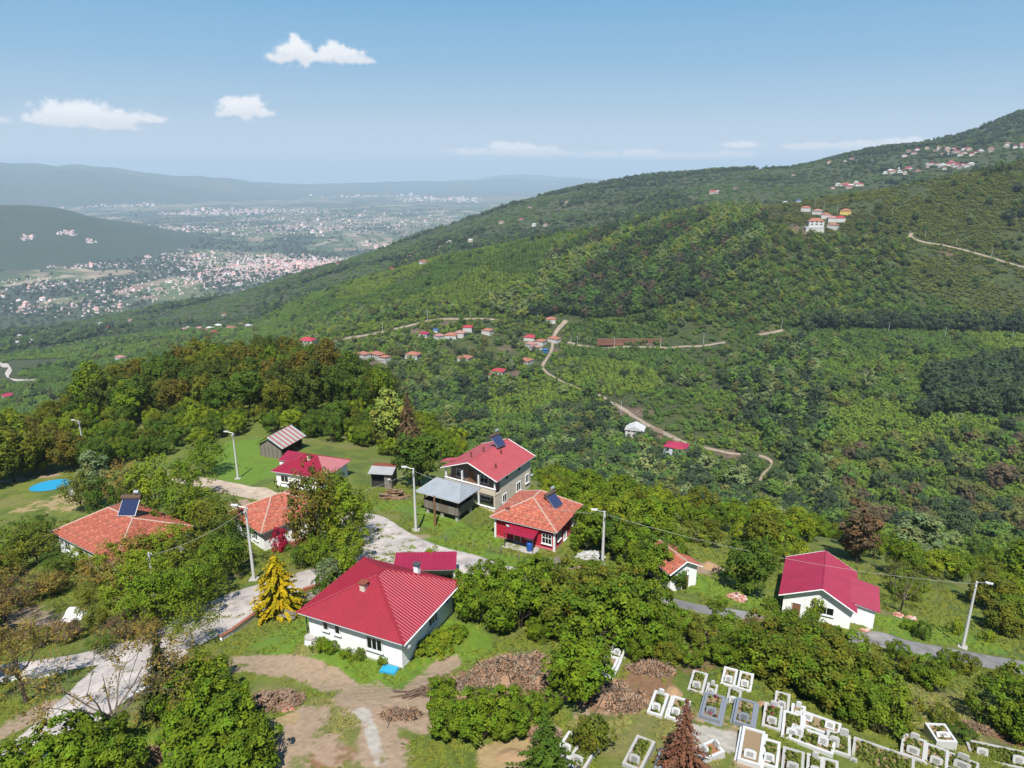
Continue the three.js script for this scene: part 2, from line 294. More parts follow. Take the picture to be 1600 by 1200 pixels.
stroke('dry', [[480, 1010], [500, 1002]], .8, .8); stroke('dry', [[500, 1120], [540, 1130], [560, 1150]], 1.8, .8);
stroke('lush', [[450, 990], [520, 1030], [600, 1060], [680, 1030], [720, 1000]], 2.2, .8); stroke('lush', [[650, 845], [720, 870], [800, 880], [880, 890]], 2, .8); stroke('lush', [[370, 720], [400, 740], [380, 700]], 5, .8); stroke('lush', [[1120, 920], [1180, 940]], 2.5, .8); stroke('lush', [[1390, 975], [1450, 985], [1520, 1000]], 2.4, .8); stroke('lush', [[220, 1170], [280, 1160]], 1.5, .8); stroke('lush', [[580, 790], [640, 790], [690, 820], [760, 845]], 2, .7);
stroke('sand', [[75, 1115], [120, 1085], [150, 1062]], .55, .6); stroke('dirt', [[20, 1135], [60, 1110]], 1, .8);
stroke('sand', [[60, 790], [100, 778], [110, 790]], 2.5, .6); stroke('dirt', [[0, 752], [40, 748], [85, 742]], .7, .9); stroke('dirt', [[30, 960], [60, 985], [110, 960]], 1.6, .7); stroke('dirt', [[370, 785], [385, 792]], 1.2, .7); stroke('dirt', [[500, 890], [530, 880]], .7, .6); stroke('dirt', [[660, 838], [630, 840]], .8, .6); stroke('sand', [[340, 908], [370, 900]], .6, .5);
stroke('dirt', [[1090, 892], [1110, 885]], 1.1, .8);
const nearMap = new THREE.DataTexture(new Uint8Array(NG * NG * 4), NG, NG), nearBump = new THREE.DataTexture(new Uint8Array(NG * NG * 4), NG, NG);
const coverCol = { grass: [.085, .115, .009], grass2: [.118, .135, .014], grass3: [.055, .085, .007], dry: [.15, .13, .045], dirt: [.27, .19, .13], needles: [.185, .092, .05], sand: [.29, .205, .10], pale: [.33, .30, .26], lush: [.088, .165, .006] };
function coverAt(i, j) {
  const x = GX0 + i * GS / NG, z = GZ0 + j * GS / NG, e = fbm(x * .9, z * .9, 4, 70), f = fbm(x * 3.7, z * 3.7, 3, 75), g = fbm(x * .13, z * .13, 3, 80), o = j * NG + i;
  const c = coverCol.grass.slice(), to = (k, t) => { for (let q = 0; q < 3; q++) c[q] = mix(c[q], coverCol[k][q], t); };
  to('grass2', sstep(.42, .68, g * .6 + e * .4)); to('grass3', sstep(.5, .72, fbm(x * .35, z * .35, 3, 84)) * .8); to('dry', sstep(.55, .75, fbm(x * .22, z * .22, 4, 88)) * .55);
  to('lush', sstep(.25, .75, mask.lush[o] + (e - .5) * .9) * .85); to('dry', sstep(.3, .8, mask.dry[o] + (e - .5) * 1.1) * .7);
  for (const m of ['needles', 'dirt', 'sand', 'pale']) if (mask[m][o] > 0) to(m, sstep(.28, .62, mask[m][o] * .9 + (e - .5) * 1.1 + (f - .5) * .5) * .93);
  const v = .74 + .3 * f + .22 * hash2(i, j, 6) * vnoise(x * 5, z * 5, 77); return [c[0] * v, c[1] * v, c[2] * v, f];
}
{
  const lin2 = (x) => 255 * (x <= .0031308 ? 12.92 * x : 1.055 * Math.pow(x, 1 / 2.4) - .055), d = nearMap.image.data, b = nearBump.image.data;
  for (let j = 0; j < NG; j++) for (let i = 0; i < NG; i++) { const c = coverAt(i, j), o = (j * NG + i) * 4; d[o] = lin2(c[0]); d[o + 1] = lin2(c[1]); d[o + 2] = lin2(c[2]); d[o + 3] = 255; b[o] = b[o + 1] = b[o + 2] = c[3] * 255; b[o + 3] = 255; }
  nearMap.colorSpace = THREE.SRGBColorSpace; for (const t of [nearMap, nearBump]) { t.magFilter = THREE.LinearFilter; t.minFilter = THREE.LinearMipmapLinearFilter; t.generateMipmaps = true; t.wrapS = t.wrapT = THREE.MirroredRepeatWrapping; t.needsUpdate = true; }
}
const groundMat = new THREE.MeshStandardMaterial({ map: nearMap, bumpMap: nearBump, bumpScale: .09, roughness: .95 });
sheet('ground', -62, 62, .5, 8, 245, 1.012, groundMat);
sheet('ground', 62, 298, 4, 8, 245, 1.05, std([.06, .085, .01], .95));
const grain = noiseTex(512, (u, v) => { const a = .62 + .7 * (pf(u, v, 16, 5, 7) - .25), b = .9 + .2 * pn(u, v, 6, 12); const c = clamp(a * b, .3, 1.1) * 228; return [c, c, c]; });
// slopes across the gully and the ridge behind: grassy orchard floor with bare earth showing here and there
const soilSpots = [[740, 592, 7], [800, 585, 12], [725, 545, 10], [590, 572, 14], [1046, 722, 9], [985, 645, 13], [1015, 538, 4], [1200, 522, 8], [700, 505, 10], [560, 545, 10], [790, 546, 9], [1160, 640, 7], [1140, 710, 8], [870, 548, 8], [480, 545, 12], [1245, 360, 16], [1290, 640, 6], [1110, 765, 8], [1480, 396, 7], [650, 518, 10], [1200, 560, 6]].map(([u, v, w]) => [P(u, v), w]);
const brightSpots = [[760, 548, 42], [780, 540, 40], [1000, 700, 30], [1060, 660, 35], [1100, 690, 40], [1160, 745, 18], [1185, 730, 16], [830, 590, 14], [1140, 520, 20], [1205, 514, 14]].map(([u, v, w]) => [P(u, v), w]);
function slopeColor(x, y, z, r) {
  const n = fbm(x * .03, z * .03, 4, 120), m = fbm(x * .15, z * .15, 2, 125); let c = [.048 + .026 * m, .07 + .034 * m, .012];
  const t = sstep(.5, .7, n); c = [mix(c[0], .07, t * .6), mix(c[1], .082, t * .6), mix(c[2], .016, t * .6)];
  for (const [p, w] of brightSpots) { const d = Math.hypot(x - p.x, z - p.z) / w; if (d < 1.2) { const k = (1 - sstep(.6, 1.2, d + (m - .5) * .5)) * .85; c = [mix(c[0], .09, k), mix(c[1], .115, k), mix(c[2], .013, k)]; } }
  for (const [p, w] of soilSpots) { const d = Math.hypot(x - p.x, z - p.z) / w; if (d < 1.3) { const k = 1 - sstep(.5, 1.3, d + (m - .5) * .8); c = [mix(c[0], .2, k), mix(c[1], .135, k), mix(c[2], .085, k)]; } }
  if (r > 1200) { const q = sstep(.63, .73, fbm(x * .012, z * .012, 4, 130)) * sstep(1200, 1500, r); c = [mix(c[0], .13, q * .6), mix(c[1], .115, q * .6), mix(c[2], .045, q * .6)]; }
  return c;
}
const slopeMat = new THREE.MeshStandardMaterial({ vertexColors: true, map: grain, bumpMap: grain, bumpScale: .8, roughness: .95 });
sheet('hillside', -54, 54, .2, 245, 3300, 1.0085, slopeMat, slopeColor, 26);
sheet('hillside', 54, 306, 6, 245, 3300, 1.12, std([.035, .055, .01], .95));

// the plain: a patchwork of fields, woods and scrub; the map is laid in world metres
function plainTex(x0, z0, S, cell, seed) {
  const n = 2048, d = new Uint8Array(n * n * 4), lin2 = (x) => 255 * (x <= .0031308 ? 12.92 * x : 1.055 * Math.pow(x, 1 / 2.4) - .055);
  const kinds = [[.05, .07, .022], [.065, .09, .025], [.085, .10, .035], [.2, .15, .10], [.25, .2, .14], [.04, .06, .02], [.12, .12, .055], [.055, .08, .02], [.038, .057, .02], [.15, .11, .075]];
  for (let j = 0; j < n; j++) for (let i = 0; i < n; i++) {
    const x = x0 + (i + .5) * S / n, z = z0 + (j + .5) * S / n;
    // strips of fields, each block turned its own way
    const wx = x + (fbm(x / 900, z / 900, 3, seed) - .5) * 500, wz = z + (fbm(x / 900 + 7, z / 900, 3, seed + 4) - .5) * 500;
    const bx = Math.floor(wx / (cell * 4)), bz = Math.floor(wz / (cell * 4)), tr = hash2(bx, bz, seed) > .5;
    const fx = tr ? Math.floor(wx / (cell * 1.3)) : Math.floor(wx / (cell * .45)), fz = tr ? Math.floor(wz / (cell * .45)) : Math.floor(wz / (cell * 1.3));
    const h = hash2(fx + bx * 31, fz + bz * 57, seed + 2); let c = kinds[Math.floor(h * kinds.length)].slice();
    const wood = fbm(x / 420, z / 420, 5, seed + 30), w = Math.max(sstep(.5, .58, wood), sstep(-522, -505, tableH(x, z)) * .96); c = c.map((q, k) => mix(q, [.022, .036, .015][k], w));
    const g = .8 + .4 * fbm(x / 35, z / 35, 3, seed + 40), o = (j * n + i) * 4;
    for (let k = 0; k < 3; k++) d[o + k] = lin2(c[k] * g); d[o + 3] = 255;
  }
  const t = new THREE.DataTexture(d, n, n); t.colorSpace = THREE.SRGBColorSpace; t.magFilter = THREE.LinearFilter; t.minFilter = THREE.LinearMipmapLinearFilter; t.generateMipmaps = true; t.wrapS = t.wrapT = THREE.MirroredRepeatWrapping; t.needsUpdate = true; return t;
}
const plainNear = plainTex(-6000, -9000, 9000, 150, 300), plainFar = plainTex(-16000, -24000, 20000, 260, 400);
plainNear.offset.set(6000 / 9000, 9000 / 9000); plainFar.offset.set(16000 / 20000, 24000 / 20000);
sheet('valley_plain', -54, 54, .5, 3300, 8200, 1.012, new THREE.MeshStandardMaterial({ map: plainNear, roughness: .95 }), null, 9000);
sheet('valley_plain', -54, 54, .5, 8200, 15000, 1.015, new THREE.MeshStandardMaterial({ map: plainFar, roughness: .95 }), null, 20000);
sheet('valley_plain', 54, 306, 6, 3300, 15000, 1.12, std([.055, .07, .025], .95));
sheet('mountains', -54, 54, .4, 15000, 30000, 1.012, new THREE.MeshStandardMaterial({ vertexColors: true, roughness: .95 }), (x, y, z) => { const n = fbm(x / 1500, z / 1500, 4, 500); const t = sstep(.52, .7, n); return [mix(.03, .07, t), mix(.046, .072, t), mix(.02, .035, t)]; }, 400);
sheet('mountains', 54, 306, 6, 15000, 30000, 1.12, std([.035, .05, .022], .95));

// ---------------------------------------------------------------- roads: ribbons laid on the ground, edges given as pairs of photo pixels
const tracks = [];   // middles of the lanes, kept free of plants
function road(name, pairs, mat, lift = .05, n = 14, step = .6, slim = 1) {
  const q = pairs.map(([a, b]) => { const x = P(...a), y = P(...b), m = x.clone().lerp(y, .5); return [m.clone().lerp(x, slim), m.clone().lerp(y, slim)]; }), cl = new THREE.CatmullRomCurve3(q.map(p => p[0]), false, 'centripetal'), cr = new THREE.CatmullRomCurve3(q.map(p => p[1]), false, 'centripetal');
  const len = cl.getLength(), m = Math.max(8, Math.round(len / step)), pos = [], uv = [], idx = [];
  for (let i = 0; i <= m; i++) {
    const a = cl.getPoint(i / m), b = cr.getPoint(i / m); tracks.push([(a.x + b.x) / 2, (a.z + b.z) / 2, Math.hypot(a.x - b.x, a.z - b.z) / 2]); const w = (vnoise(i * .35, 3, 9) - .5) * .25, w2 = (vnoise(i * .35, 8, 9) - .5) * .25;
    for (let k = 0; k <= n; k++) { const t = mix(-.0 + w * .12, 1 + w2 * .12, k / n), x = mix(a.x, b.x, t), z = mix(a.z, b.z, t), e = k === 0 || k === n ? -.09 : 0; pos.push(x, ground(x, z) + lift + e, z); uv.push(x / 8, z / 8); }
  }
  for (let i = 0; i < m; i++) for (let k = 0; k < n; k++) { const a = i * (n + 1) + k; idx.push(a, a + 1, a + n + 1, a + 1, a + n + 2, a + n + 1); }
  const g = new THREE.BufferGeometry(); g.setAttribute('position', new THREE.Float32BufferAttribute(pos, 3)); g.setAttribute('uv', new THREE.Float32BufferAttribute(uv, 2)); g.setIndex(idx); g.computeVertexNormals();
  if (g.attributes.normal.getY(Math.floor(pos.length / 6)) < 0) { for (let i = 0; i < idx.length; i += 3) [idx[i], idx[i + 1]] = [idx[i + 1], idx[i]]; g.setIndex(idx); g.computeVertexNormals(); }
  const o = mesh(name, g, mat, scene); o.userData.kind = 'structure'; return o;
}
const concreteTex = noiseTex(1024, (u, v) => { const a = pf(u, v, 5, 6, 21), b = pf(u, v, 24, 4, 31), c = pn(u, v, 200, 3), st = sstep(.55, .75, pf(u, v, 3, 5, 41)); let k = 205 + (a - .5) * 70 + (b - .5) * 34 + (c - .5) * 16 - st * 22; const cr = Math.abs(pf(u, v, 4, 5, 61) - .5) < .006 ? 22 : 0; k -= cr; return [k * 1.01, k * .975, k * .955]; });
const concrete = new THREE.MeshStandardMaterial({ map: concreteTex, bumpMap: concreteTex, bumpScale: .02, roughness: .9, color: new THREE.Color().setRGB(.62, .59, .565) });
const asphaltTex = noiseTex(512, (u, v) => { const a = pf(u, v, 6, 5, 24), c = pn(u, v, 180, 5); const k = 148 + (a - .5) * 70 + (c - .5) * 26; return [k * 1.0, k * .98, k * .975]; });
const greyRoad = new THREE.MeshStandardMaterial({ color: new THREE.Color().setRGB(.58, .57, .56), map: asphaltTex, bumpMap: asphaltTex, bumpScale: .02, roughness: .92 });
const earthTex = noiseTex(512, (u, v) => { const a = pf(u, v, 6, 5, 27), c = pn(u, v, 160, 6); const k = 195 + (a - .5) * 80 + (c - .5) * 30; return [k * 1.02, k * .93, k * .84]; });
const earthRoad = new THREE.MeshStandardMaterial({ color: new THREE.Color().setRGB(.62, .60, .57), map: earthTex, bumpMap: earthTex, bumpScale: .03, roughness: .95 });
const laneMat = new THREE.MeshStandardMaterial({ color: new THREE.Color().setRGB(.42, .40, .37), map: earthTex, roughness: .95 });
road('road', [[[-60, 1215], [10, 1260]], [[10, 1165], [62, 1198]], [[40, 1140], [98, 1165]], [[105, 1080], [165, 1120]], [[135, 1052], [212, 1085]], [[205, 1002], [262, 1045]], [[265, 972], [320, 1005]], [[350, 928], [388, 972]], [[400, 913], [432, 945]], [[459, 895], [478, 922]], [[512, 880], [535, 908]], [[540, 862], [585, 900]], [[557, 832], [650, 905]], [[566, 800], [700, 906]], [[590, 803], [716, 906]], [[640, 832], [742, 905]], [[690, 853], [768, 905]], [[734, 864], [802, 906]], [[796, 884], [840, 911]], [[880, 898], [886, 915]]], concrete);
road('road', [[[880, 899], [884, 914]], [[950, 913], [952, 927]], [[1020, 926], [1025, 939]], [[1090, 944], [1095, 958]], [[1180, 958], [1182, 972]], [[1250, 975], [1250, 990]], [[1330, 988], [1328, 1003]], [[1450, 1006], [1445, 1024]], [[1560, 1026], [1555, 1046]], [[1660, 1044], [1660, 1068]]], greyRoad, .055);
road('road', [[[-60, 1046], [-60, 1078]], [[0, 1038], [0, 1066]], [[60, 1030], [60, 1056]], [[120, 1021], [125, 1044]], [[200, 1000], [222, 1030]]], concrete, .06);
road('path', [[[566, 798], [560, 826]], [[520, 798], [510, 815]], [[450, 778], [442, 794]], [[395, 760], [388, 779]], [[340, 749], [336, 768]], [[262, 737], [260, 750]]], earthRoad, .05);
// lanes across the gully
road('lane', [[[878, 498], [892, 503]], [[862, 520], [872, 524]], [[858, 545], [866, 549]], [[850, 560], [858, 562]], [[842, 575], [854, 576]], [[862, 590], [872, 590]], [[890, 603], [900, 603]], [[935, 620], [942, 617]], [[962, 638], [970, 632]], [[980, 650], [990, 644]], [[1002, 664], [1012, 658]], [[1030, 680], [1040, 672]], [[1060, 694], [1068, 686]], [[1100, 704], [1106, 697]], [[1140, 712], [1146, 706]], [[1185, 716], [1190, 709]], [[1203, 726], [1208, 718]], [[1190, 738], [1197, 742]], [[1184, 752], [1192, 754]], [[1194, 768], [1203, 764]]], laneMat, .25, 4, 4, .5);
road('lane', [[[888, 530], [886, 541]], [[910, 537], [908, 544]], [[960, 540], [960, 545.5]], [[1010, 540], [1010, 545]], [[1060, 540], [1060, 545]], [[1105, 537], [1106, 542]], [[1132, 533], [1134, 538]]], laneMat, .25, 4, 4, .5);
road('lane', [[[1184, 522], [1186, 526]], [[1204, 518], [1206, 522]], [[1222, 514], [1225, 518]]], laneMat, .3, 4, 4, .7);
road('lane', [[[500, 537], [504, 541]], [[560, 524], [562, 528]], [[600, 516], [602, 520]], [[640, 507], [642, 510.5]], [[680, 498], [681, 501]], [[720, 497], [720, 500]], [[780, 499], [780, 502]]], laneMat, .3, 4, 4, .7);
road('lane', [[[1420, 365], [1428, 364]], [[1418, 371], [1428, 370]], [[1440, 379], [1442, 376.5]], [[1480, 386], [1482, 383.5]], [[1520, 396], [1522, 393.5]], [[1560, 408], [1562, 405.5]], [[1610, 421], [1612, 418]]], laneMat, .3, 4, 4, .7);
road('lane', [[[0, 566], [0, 571]], [[14, 570], [18, 577]], [[10, 580], [17, 583]], [[8, 585], [14, 589]], [[20, 592], [22, 595]], [[56, 593], [56, 596]]], concrete, .4, 4, 6);

// ---------------------------------------------------------------- building materials
const plasterTex = noiseTex(512, (u, v) => { const a = pf(u, v, 4, 6, 90), st = sstep(.58, .8, pf(u, v * 1, 6, 5, 95)); const k = 246 + (a - .5) * 16 - st * 14; return [k, k * .992, k * .98]; });
const plaster = (rgb) => new THREE.MeshStandardMaterial({ map: plasterTex, color: new THREE.Color().setRGB(...rgb), roughness: .9, bumpMap: plasterTex, bumpScale: .01 });
const metalTex = noiseTex(512, (u, v) => { const a = pf(u, v, 3, 5, 110), b = pf(u, v, 40, 3, 115), st = sstep(.62, .8, pf(u, v, 7, 5, 118)); const k = 232 + (a - .5) * 34 + (b - .5) * 18; return [k - st * 6, k - st * 14, k - st * 14]; });
const metalRough = noiseTex(256, (u, v) => { const k = 130 + (pf(u, v, 5, 5, 119) - .5) * 130; return [k, k, k]; }, false);
const metal = (rgb, r = .62, o = {}) => new THREE.MeshStandardMaterial({ map: metalTex, color: new THREE.Color().setRGB(...rgb), roughness: r, ...o });
const tileTex = noiseTex(1024, (u, v) => { // 10 x 8 clay tiles, 2.2 m x 2.72 m
  const i = Math.floor(u * 10), j = Math.floor(v * 8), fx = u * 10 - i, h = hash2(i, j, 5), w = pf(u, v, 9, 5, 140), lich = sstep(.6, .75, pf(u, v, 5, 5, 145)); let r = 196 + (h - .5) * 46 + (w - .5) * 40, g = 98 + (h - .5) * 36 + (w - .5) * 40, b = 72 + (h - .5) * 24 + (w - .5) * 30;
  r = mix(r, 150, lich * .5); g = mix(g, 110, lich * .5); b = mix(b, 90, lich * .4); if (fx < .05 || fx > .95) { r *= .8; g *= .8; b *= .8; } return [r, g, b];
}, true, [1 / 2.2, 1 / 2.72]);
const tileBump = noiseTex(512, (u, v) => { const fx = (u * 10) % 1, k = 255 * Math.pow(Math.abs(Math.sin(Math.PI * fx)), .7); return [k, k, k]; }, false, [1 / 2.2, 1 / 2.72]);
const clay = new THREE.MeshStandardMaterial({ map: tileTex, bumpMap: tileBump, bumpScale: .05, roughness: .88, color: new THREE.Color().setRGB(.64, .80, .92) });
const clayRed = new THREE.MeshStandardMaterial({ map: tileTex, bumpMap: tileBump, bumpScale: .05, roughness: .88, color: new THREE.Color().setRGB(.56, .68, .76) });
const boardTex = noiseTex(512, (u, v) => { const i = Math.floor(u * 12), g = pf(u, v, 4, 3, 160), s = pn(u * 1, v, 64, 3) * .5 + pn(u, v * .1, 128, 8) * .5; const k = 120 + (hash2(i, 1, 4) - .5) * 46 + (s - .5) * 44 + (g - .5) * 26; return [k * 1.03, k * .97, k * .9]; });
const boards = new THREE.MeshStandardMaterial({ map: boardTex, bumpMap: boardTex, bumpScale: .02, roughness: .92, color: new THREE.Color().setRGB(.75, .75, .76) });
const boardsB = new THREE.MeshStandardMaterial({ map: boardTex, roughness: .92, color: new THREE.Color().setRGB(.58, .54, .5) });
const M = {
  white: plaster([.76, .78, .80]), whiteTrim: std([.6, .61, .62], .6), red: plaster([.36, .006, .028]), redBase: plaster([.42, .13, .15]), beige: plaster([.52, .46, .40]), mauve: plaster([.18, .135, .125]), cream: plaster([.54, .47, .39]), plinth: plaster([.4, .39, .37]),
  crimson: metal([.265, .006, .022], .56), crimsonFlat: metal([.27, .008, .044], .62), pinkred: metal([.36, .062, .07], .62), redSheet: metal([.22, .01, .02], .5), greySheet: metal([.26, .29, .32], .5), greySheetB: metal([.33, .335, .34], .55), rust: metal([.2, .05, .025], .85), cherry: metal([.25, .006, .03], .45),
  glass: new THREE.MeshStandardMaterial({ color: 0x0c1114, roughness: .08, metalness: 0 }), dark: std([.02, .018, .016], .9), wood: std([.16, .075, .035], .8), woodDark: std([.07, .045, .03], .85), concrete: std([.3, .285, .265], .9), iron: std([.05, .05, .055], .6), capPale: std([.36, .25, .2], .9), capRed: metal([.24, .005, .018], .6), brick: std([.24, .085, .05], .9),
  tank: std([.4, .42, .45], .35, { metalness: .5 }), tube: std([.008, .022, .09], .75), steel: std([.5, .5, .52], .4, { metalness: .8 }), blue: std([.012, .07, .3], .5), cyan: std([.015, .24, .42], .6), curtain: std([.6, .6, .58], .9),
};
// ---------------------------------------------------------------- roofs and walls
function faceFrame(c) {
  const S = V().subVectors(c[1], c[0]).normalize(); let N = V().crossVectors(S, V().subVectors(c[c.length - 1], c[0])).normalize(); if (N.y < 0) N.negate();
  const T = V().crossVectors(N, S); if (T.dot(V().subVectors(c[c.length - 1], c[0])) < 0) T.negate();
  const p2 = c.map(p => { const d = V().subVectors(p, c[0]); return [d.dot(S), d.dot(T)]; });
  const at = (s, t, n = 0) => c[0].clone().addScaledVector(S, s).addScaledVector(T, t).addScaledVector(N, n);
  const range = (axis, q) => { let lo = 1e9, hi = -1e9; for (let i = 0; i < p2.length; i++) { const a = p2[i], b = p2[(i + 1) % p2.length], o = 1 - axis; if ((a[axis] - q) * (b[axis] - q) <= 0) { const d = b[axis] - a[axis], vals = Math.abs(d) < 1e-9 ? [a[o], b[o]] : [a[o] + (b[o] - a[o]) * (q - a[axis]) / d]; for (const y of vals) { lo = Math.min(lo, y); hi = Math.max(hi, y); } } } return lo > hi ? null : [lo, hi]; };
  return { at, range, N, s: [Math.min(...p2.map(p => p[0])), Math.max(...p2.map(p => p[0]))], t: [Math.min(...p2.map(p => p[1])), Math.max(...p2.map(p => p[1]))] };
}
function geoFrom(quads) { // each quad: four points and four uv pairs
  const pos = [], uv = [];
  for (const [a, b, c, d, ua, ub, uc, ud] of quads) for (const [p, q] of [[a, ua], [b, ub], [c, uc], [a, ua], [c, uc], [d, ud]]) { pos.push(p.x, p.y, p.z); uv.push(q[0], q[1]); }
  const g = new THREE.BufferGeometry(); g.setAttribute('position', new THREE.Float32BufferAttribute(pos, 3)); g.setAttribute('uv', new THREE.Float32BufferAttribute(uv, 2)); g.computeVertexNormals(); return g;
}
function ribbed(c, pitch = .26, amp = .045) { // trapezoid-profile sheet metal, ribs running up the slope
  const f = faceFrame(c), q = [], prof = [0, 0, 0, 1, 1], st = pitch / 5; let prev = null, k = 0;
  for (let s = f.s[0] + .001; s < f.s[1]; s += st, k++) { const r = f.range(0, s); if (!r) continue; const h = prof[k % 5] * amp, cur = [f.at(s, r[0], h), f.at(s, r[1], h), [s / 3, r[0] / 3], [s / 3, r[1] / 3]]; if (prev) q.push([prev[0], cur[0], cur[1], prev[1], prev[2], cur[2], cur[3], prev[3]]); prev = cur; }
  return geoFrom(q);
}
function courses(c, step = .34, lift = .05) { // clay tiles in overlapping courses
  const f = faceFrame(c), q = [];
  for (let t = f.t[0] + 1e-3; t < f.t[1] - .02; t += step) {
    const t1 = Math.min(t + step, f.t[1] - 1e-3), a = f.range(1, t), b = f.range(1, t1); if (!a || !b) continue;
    const p0 = f.at(a[0], t, lift), p1 = f.at(a[1], t, lift), p2 = f.at(b[1], t1, .012), p3 = f.at(b[0], t1, .012), d0 = f.at(a[0], t, 0), d1 = f.at(a[1], t, 0);
    q.push([p0, p1, p2, p3, [a[0], t], [a[1], t], [b[1], t1], [b[0], t1]], [d0, d1, p1, p0, [a[0], t], [a[1], t], [a[1], t + .05], [a[0], t + .05]]);
  }
  return geoFrom(q);
}
function roofFaces(parent, faces, kind, mat) { for (const c of faces) mesh('roof_slope', kind === 'tile' ? courses(c) : kind === 'flat' ? ribbed(c, .5, .012) : ribbed(c), mat, parent); }
function caps(parent, lines, mat, r = .09) { for (const [a, b] of lines) mesh('ridge_cap', bar(a, b, r, r, 7), mat, parent); }
// hip roof over a plan of L x D (with overhang o), eaves at y = e, ridge of half length h along z or x at y = t
function hipRoof(root, L, D, e, t, half, along, o, kind, mat, capMat, capR = .09) {
  const x = L / 2 + o, z = D / 2 + o, A = V(-x, e, z), B = V(x, e, z), C = V(x, e, -z), E = V(-x, e, -z), r0 = along === 'z' ? V(0, t, half) : V(-half, t, 0), r1 = along === 'z' ? V(0, t, -half) : V(half, t, 0);
  const roof = mesh('roof', box(2 * x - .06, .1, 2 * z - .06, 0, e - .07, 0), M.whiteTrim, root);   // soffit board
  if (along === 'z') roofFaces(roof, [[A, B, r0], [B, C, r1, r0], [C, E, r1], [E, A, r0, r1]], kind, mat); else roofFaces(roof, [[A, B, r1, r0], [B, C, r1], [C, E, r0, r1], [E, A, r0]], kind, mat);
  caps(roof, along === 'z' ? [[A, r0], [B, r0], [C, r1], [E, r1], [r0, r1]] : [[A, r0], [B, r1], [C, r1], [E, r0], [r0, r1]], capMat, capR);
  return roof;
}
// gable roof, ridge along z; xr shifts the ridge sideways, eL / eR are the two eave heights
function gableRoof(root, L, D, eL, eR, t, o, kind, mat, capMat, xr = 0, of = o) {
  const xl = -L / 2 - o, xq = L / 2 + o, z0 = D / 2 + of, z1 = -D / 2 - o, A = V(xl, eL, z0), B = V(xq, eR, z0), C = V(xq, eR, z1), E = V(xl, eL, z1), r0 = V(xr, t, z0), r1 = V(xr, t, z1);
  const th = V(0, -.09, 0), under = geoFrom([[A.clone().add(th), r0.clone().add(th), r1.clone().add(th), E.clone().add(th)], [r0.clone().add(th), B.clone().add(th), C.clone().add(th), r1.clone().add(th)]].map(q => [...q, [0, 0], [1, 0], [1, 1], [0, 1]]));
  const roof = mesh('roof', under, M.whiteTrim, root);
  roofFaces(roof, [[B, C, r1, r0], [E, A, r0, r1]], kind, mat); caps(roof, [[r0, r1]], capMat, .08);
  for (const [a, b] of [[A, r0], [B, r0], [E, r1], [C, r1]]) mesh('barge_board', bar(a.clone().add(V(0, -.05, 0)), b.clone().add(V(0, -.05, 0)), .075, .075, 4), M.whiteTrim, roof);
  return roof;
}
function walls(root, L, D, h, mat, y0 = -.9) { return mesh('wall', box(L, h - y0, D, 0, (h + y0) / 2, 0), mat, root); }
function gableEnd(root, L, h, t, z, mat, xr = 0) { const s = new THREE.Shape([new THREE.Vector2(-L / 2, h), new THREE.Vector2(L / 2, h), new THREE.Vector2(xr, t)]), g = new THREE.ExtrudeGeometry(s, { depth: .18, bevelEnabled: false }); g.translate(0, 0, z > 0 ? z - .18 : z); return mesh('gable_wall', g, mat, root); }
const SIDE = { front: 0, right: Math.PI / 2, back: Math.PI, left: -Math.PI / 2 };
// a window or door on a wall: x along the wall seen from outside, y of its bottom; d is the wall's distance from the middle
function opening(root, name, side, d, x, y, w, h, cols = 2, frameMat = M.whiteTrim, o = {}) {
  const tr = (g) => g.rotateY(SIDE[side]), f = .07, p = .05, fr = [box(w + 2 * f, f, .1, x, y - f / 2, d + p), box(w + 2 * f, f, .1, x, y + h + f / 2, d + p), box(f, h, .1, x - w / 2 - f / 2, y + h / 2, d + p), box(f, h, .1, x + w / 2 + f / 2, y + h / 2, d + p)];
  for (let i = 1; i < cols; i++) fr.push(box(.05, h, .08, x - w / 2 + w * i / cols, y + h / 2, d + p)); if (o.cross) fr.push(box(w, .045, .08, x, y + h * o.cross, d + p));
  const win = mesh(name, tr(merge(fr)), frameMat, root);
  if (name === 'door') { mesh('panel', tr(box(w, h, .05, x, y + h / 2, d + .03)), o.mat ?? M.wood, win); mesh('handle', tr(box(.04, .12, .06, x + w * .38, y + h * .48, d + .09)), M.steel, win); return win; }
  for (let i = 0; i < cols; i++) { const px = x - w / 2 + w * (i + .5) / cols; mesh('pane', tr(box(w / cols - .05, h, .02, px, y + h / 2, d + .028)), o.glass ?? M.glass, win); }
  if (o.sill !== false) mesh('sill', tr(box(w + .3, .06, .2, x, y - f - .03, d + .09)), M.whiteTrim, win); return win;
}
function chimney(root, x, y, z, h, mat = M.whiteTrim, capMat = M.rust, w = .45) { const c = mesh('chimney', box(w, h, w, x, y + h / 2, z), mat, root); mesh('chimney_cap', merge([box(w * 1.5, .05, w * 1.5, x, y + h + .22, z), ...[[-1, -1], [1, -1], [-1, 1], [1, 1]].map(([a, b]) => box(.05, .22, .05, x + a * w * .42, y + h + .11, z + b * w * .42))]), capMat, c); return c; }
function pipeChimney(root, x, y, z, h, mat = M.rust) { const c = mesh('chimney', bar(V(x, y, z), V(x, y + h, z), .14, .14, 10), mat, root); mesh('chimney_cap', new THREE.ConeGeometry(.24, .16, 10).translate(x, y + h + .14, z), mat, c); return c; }
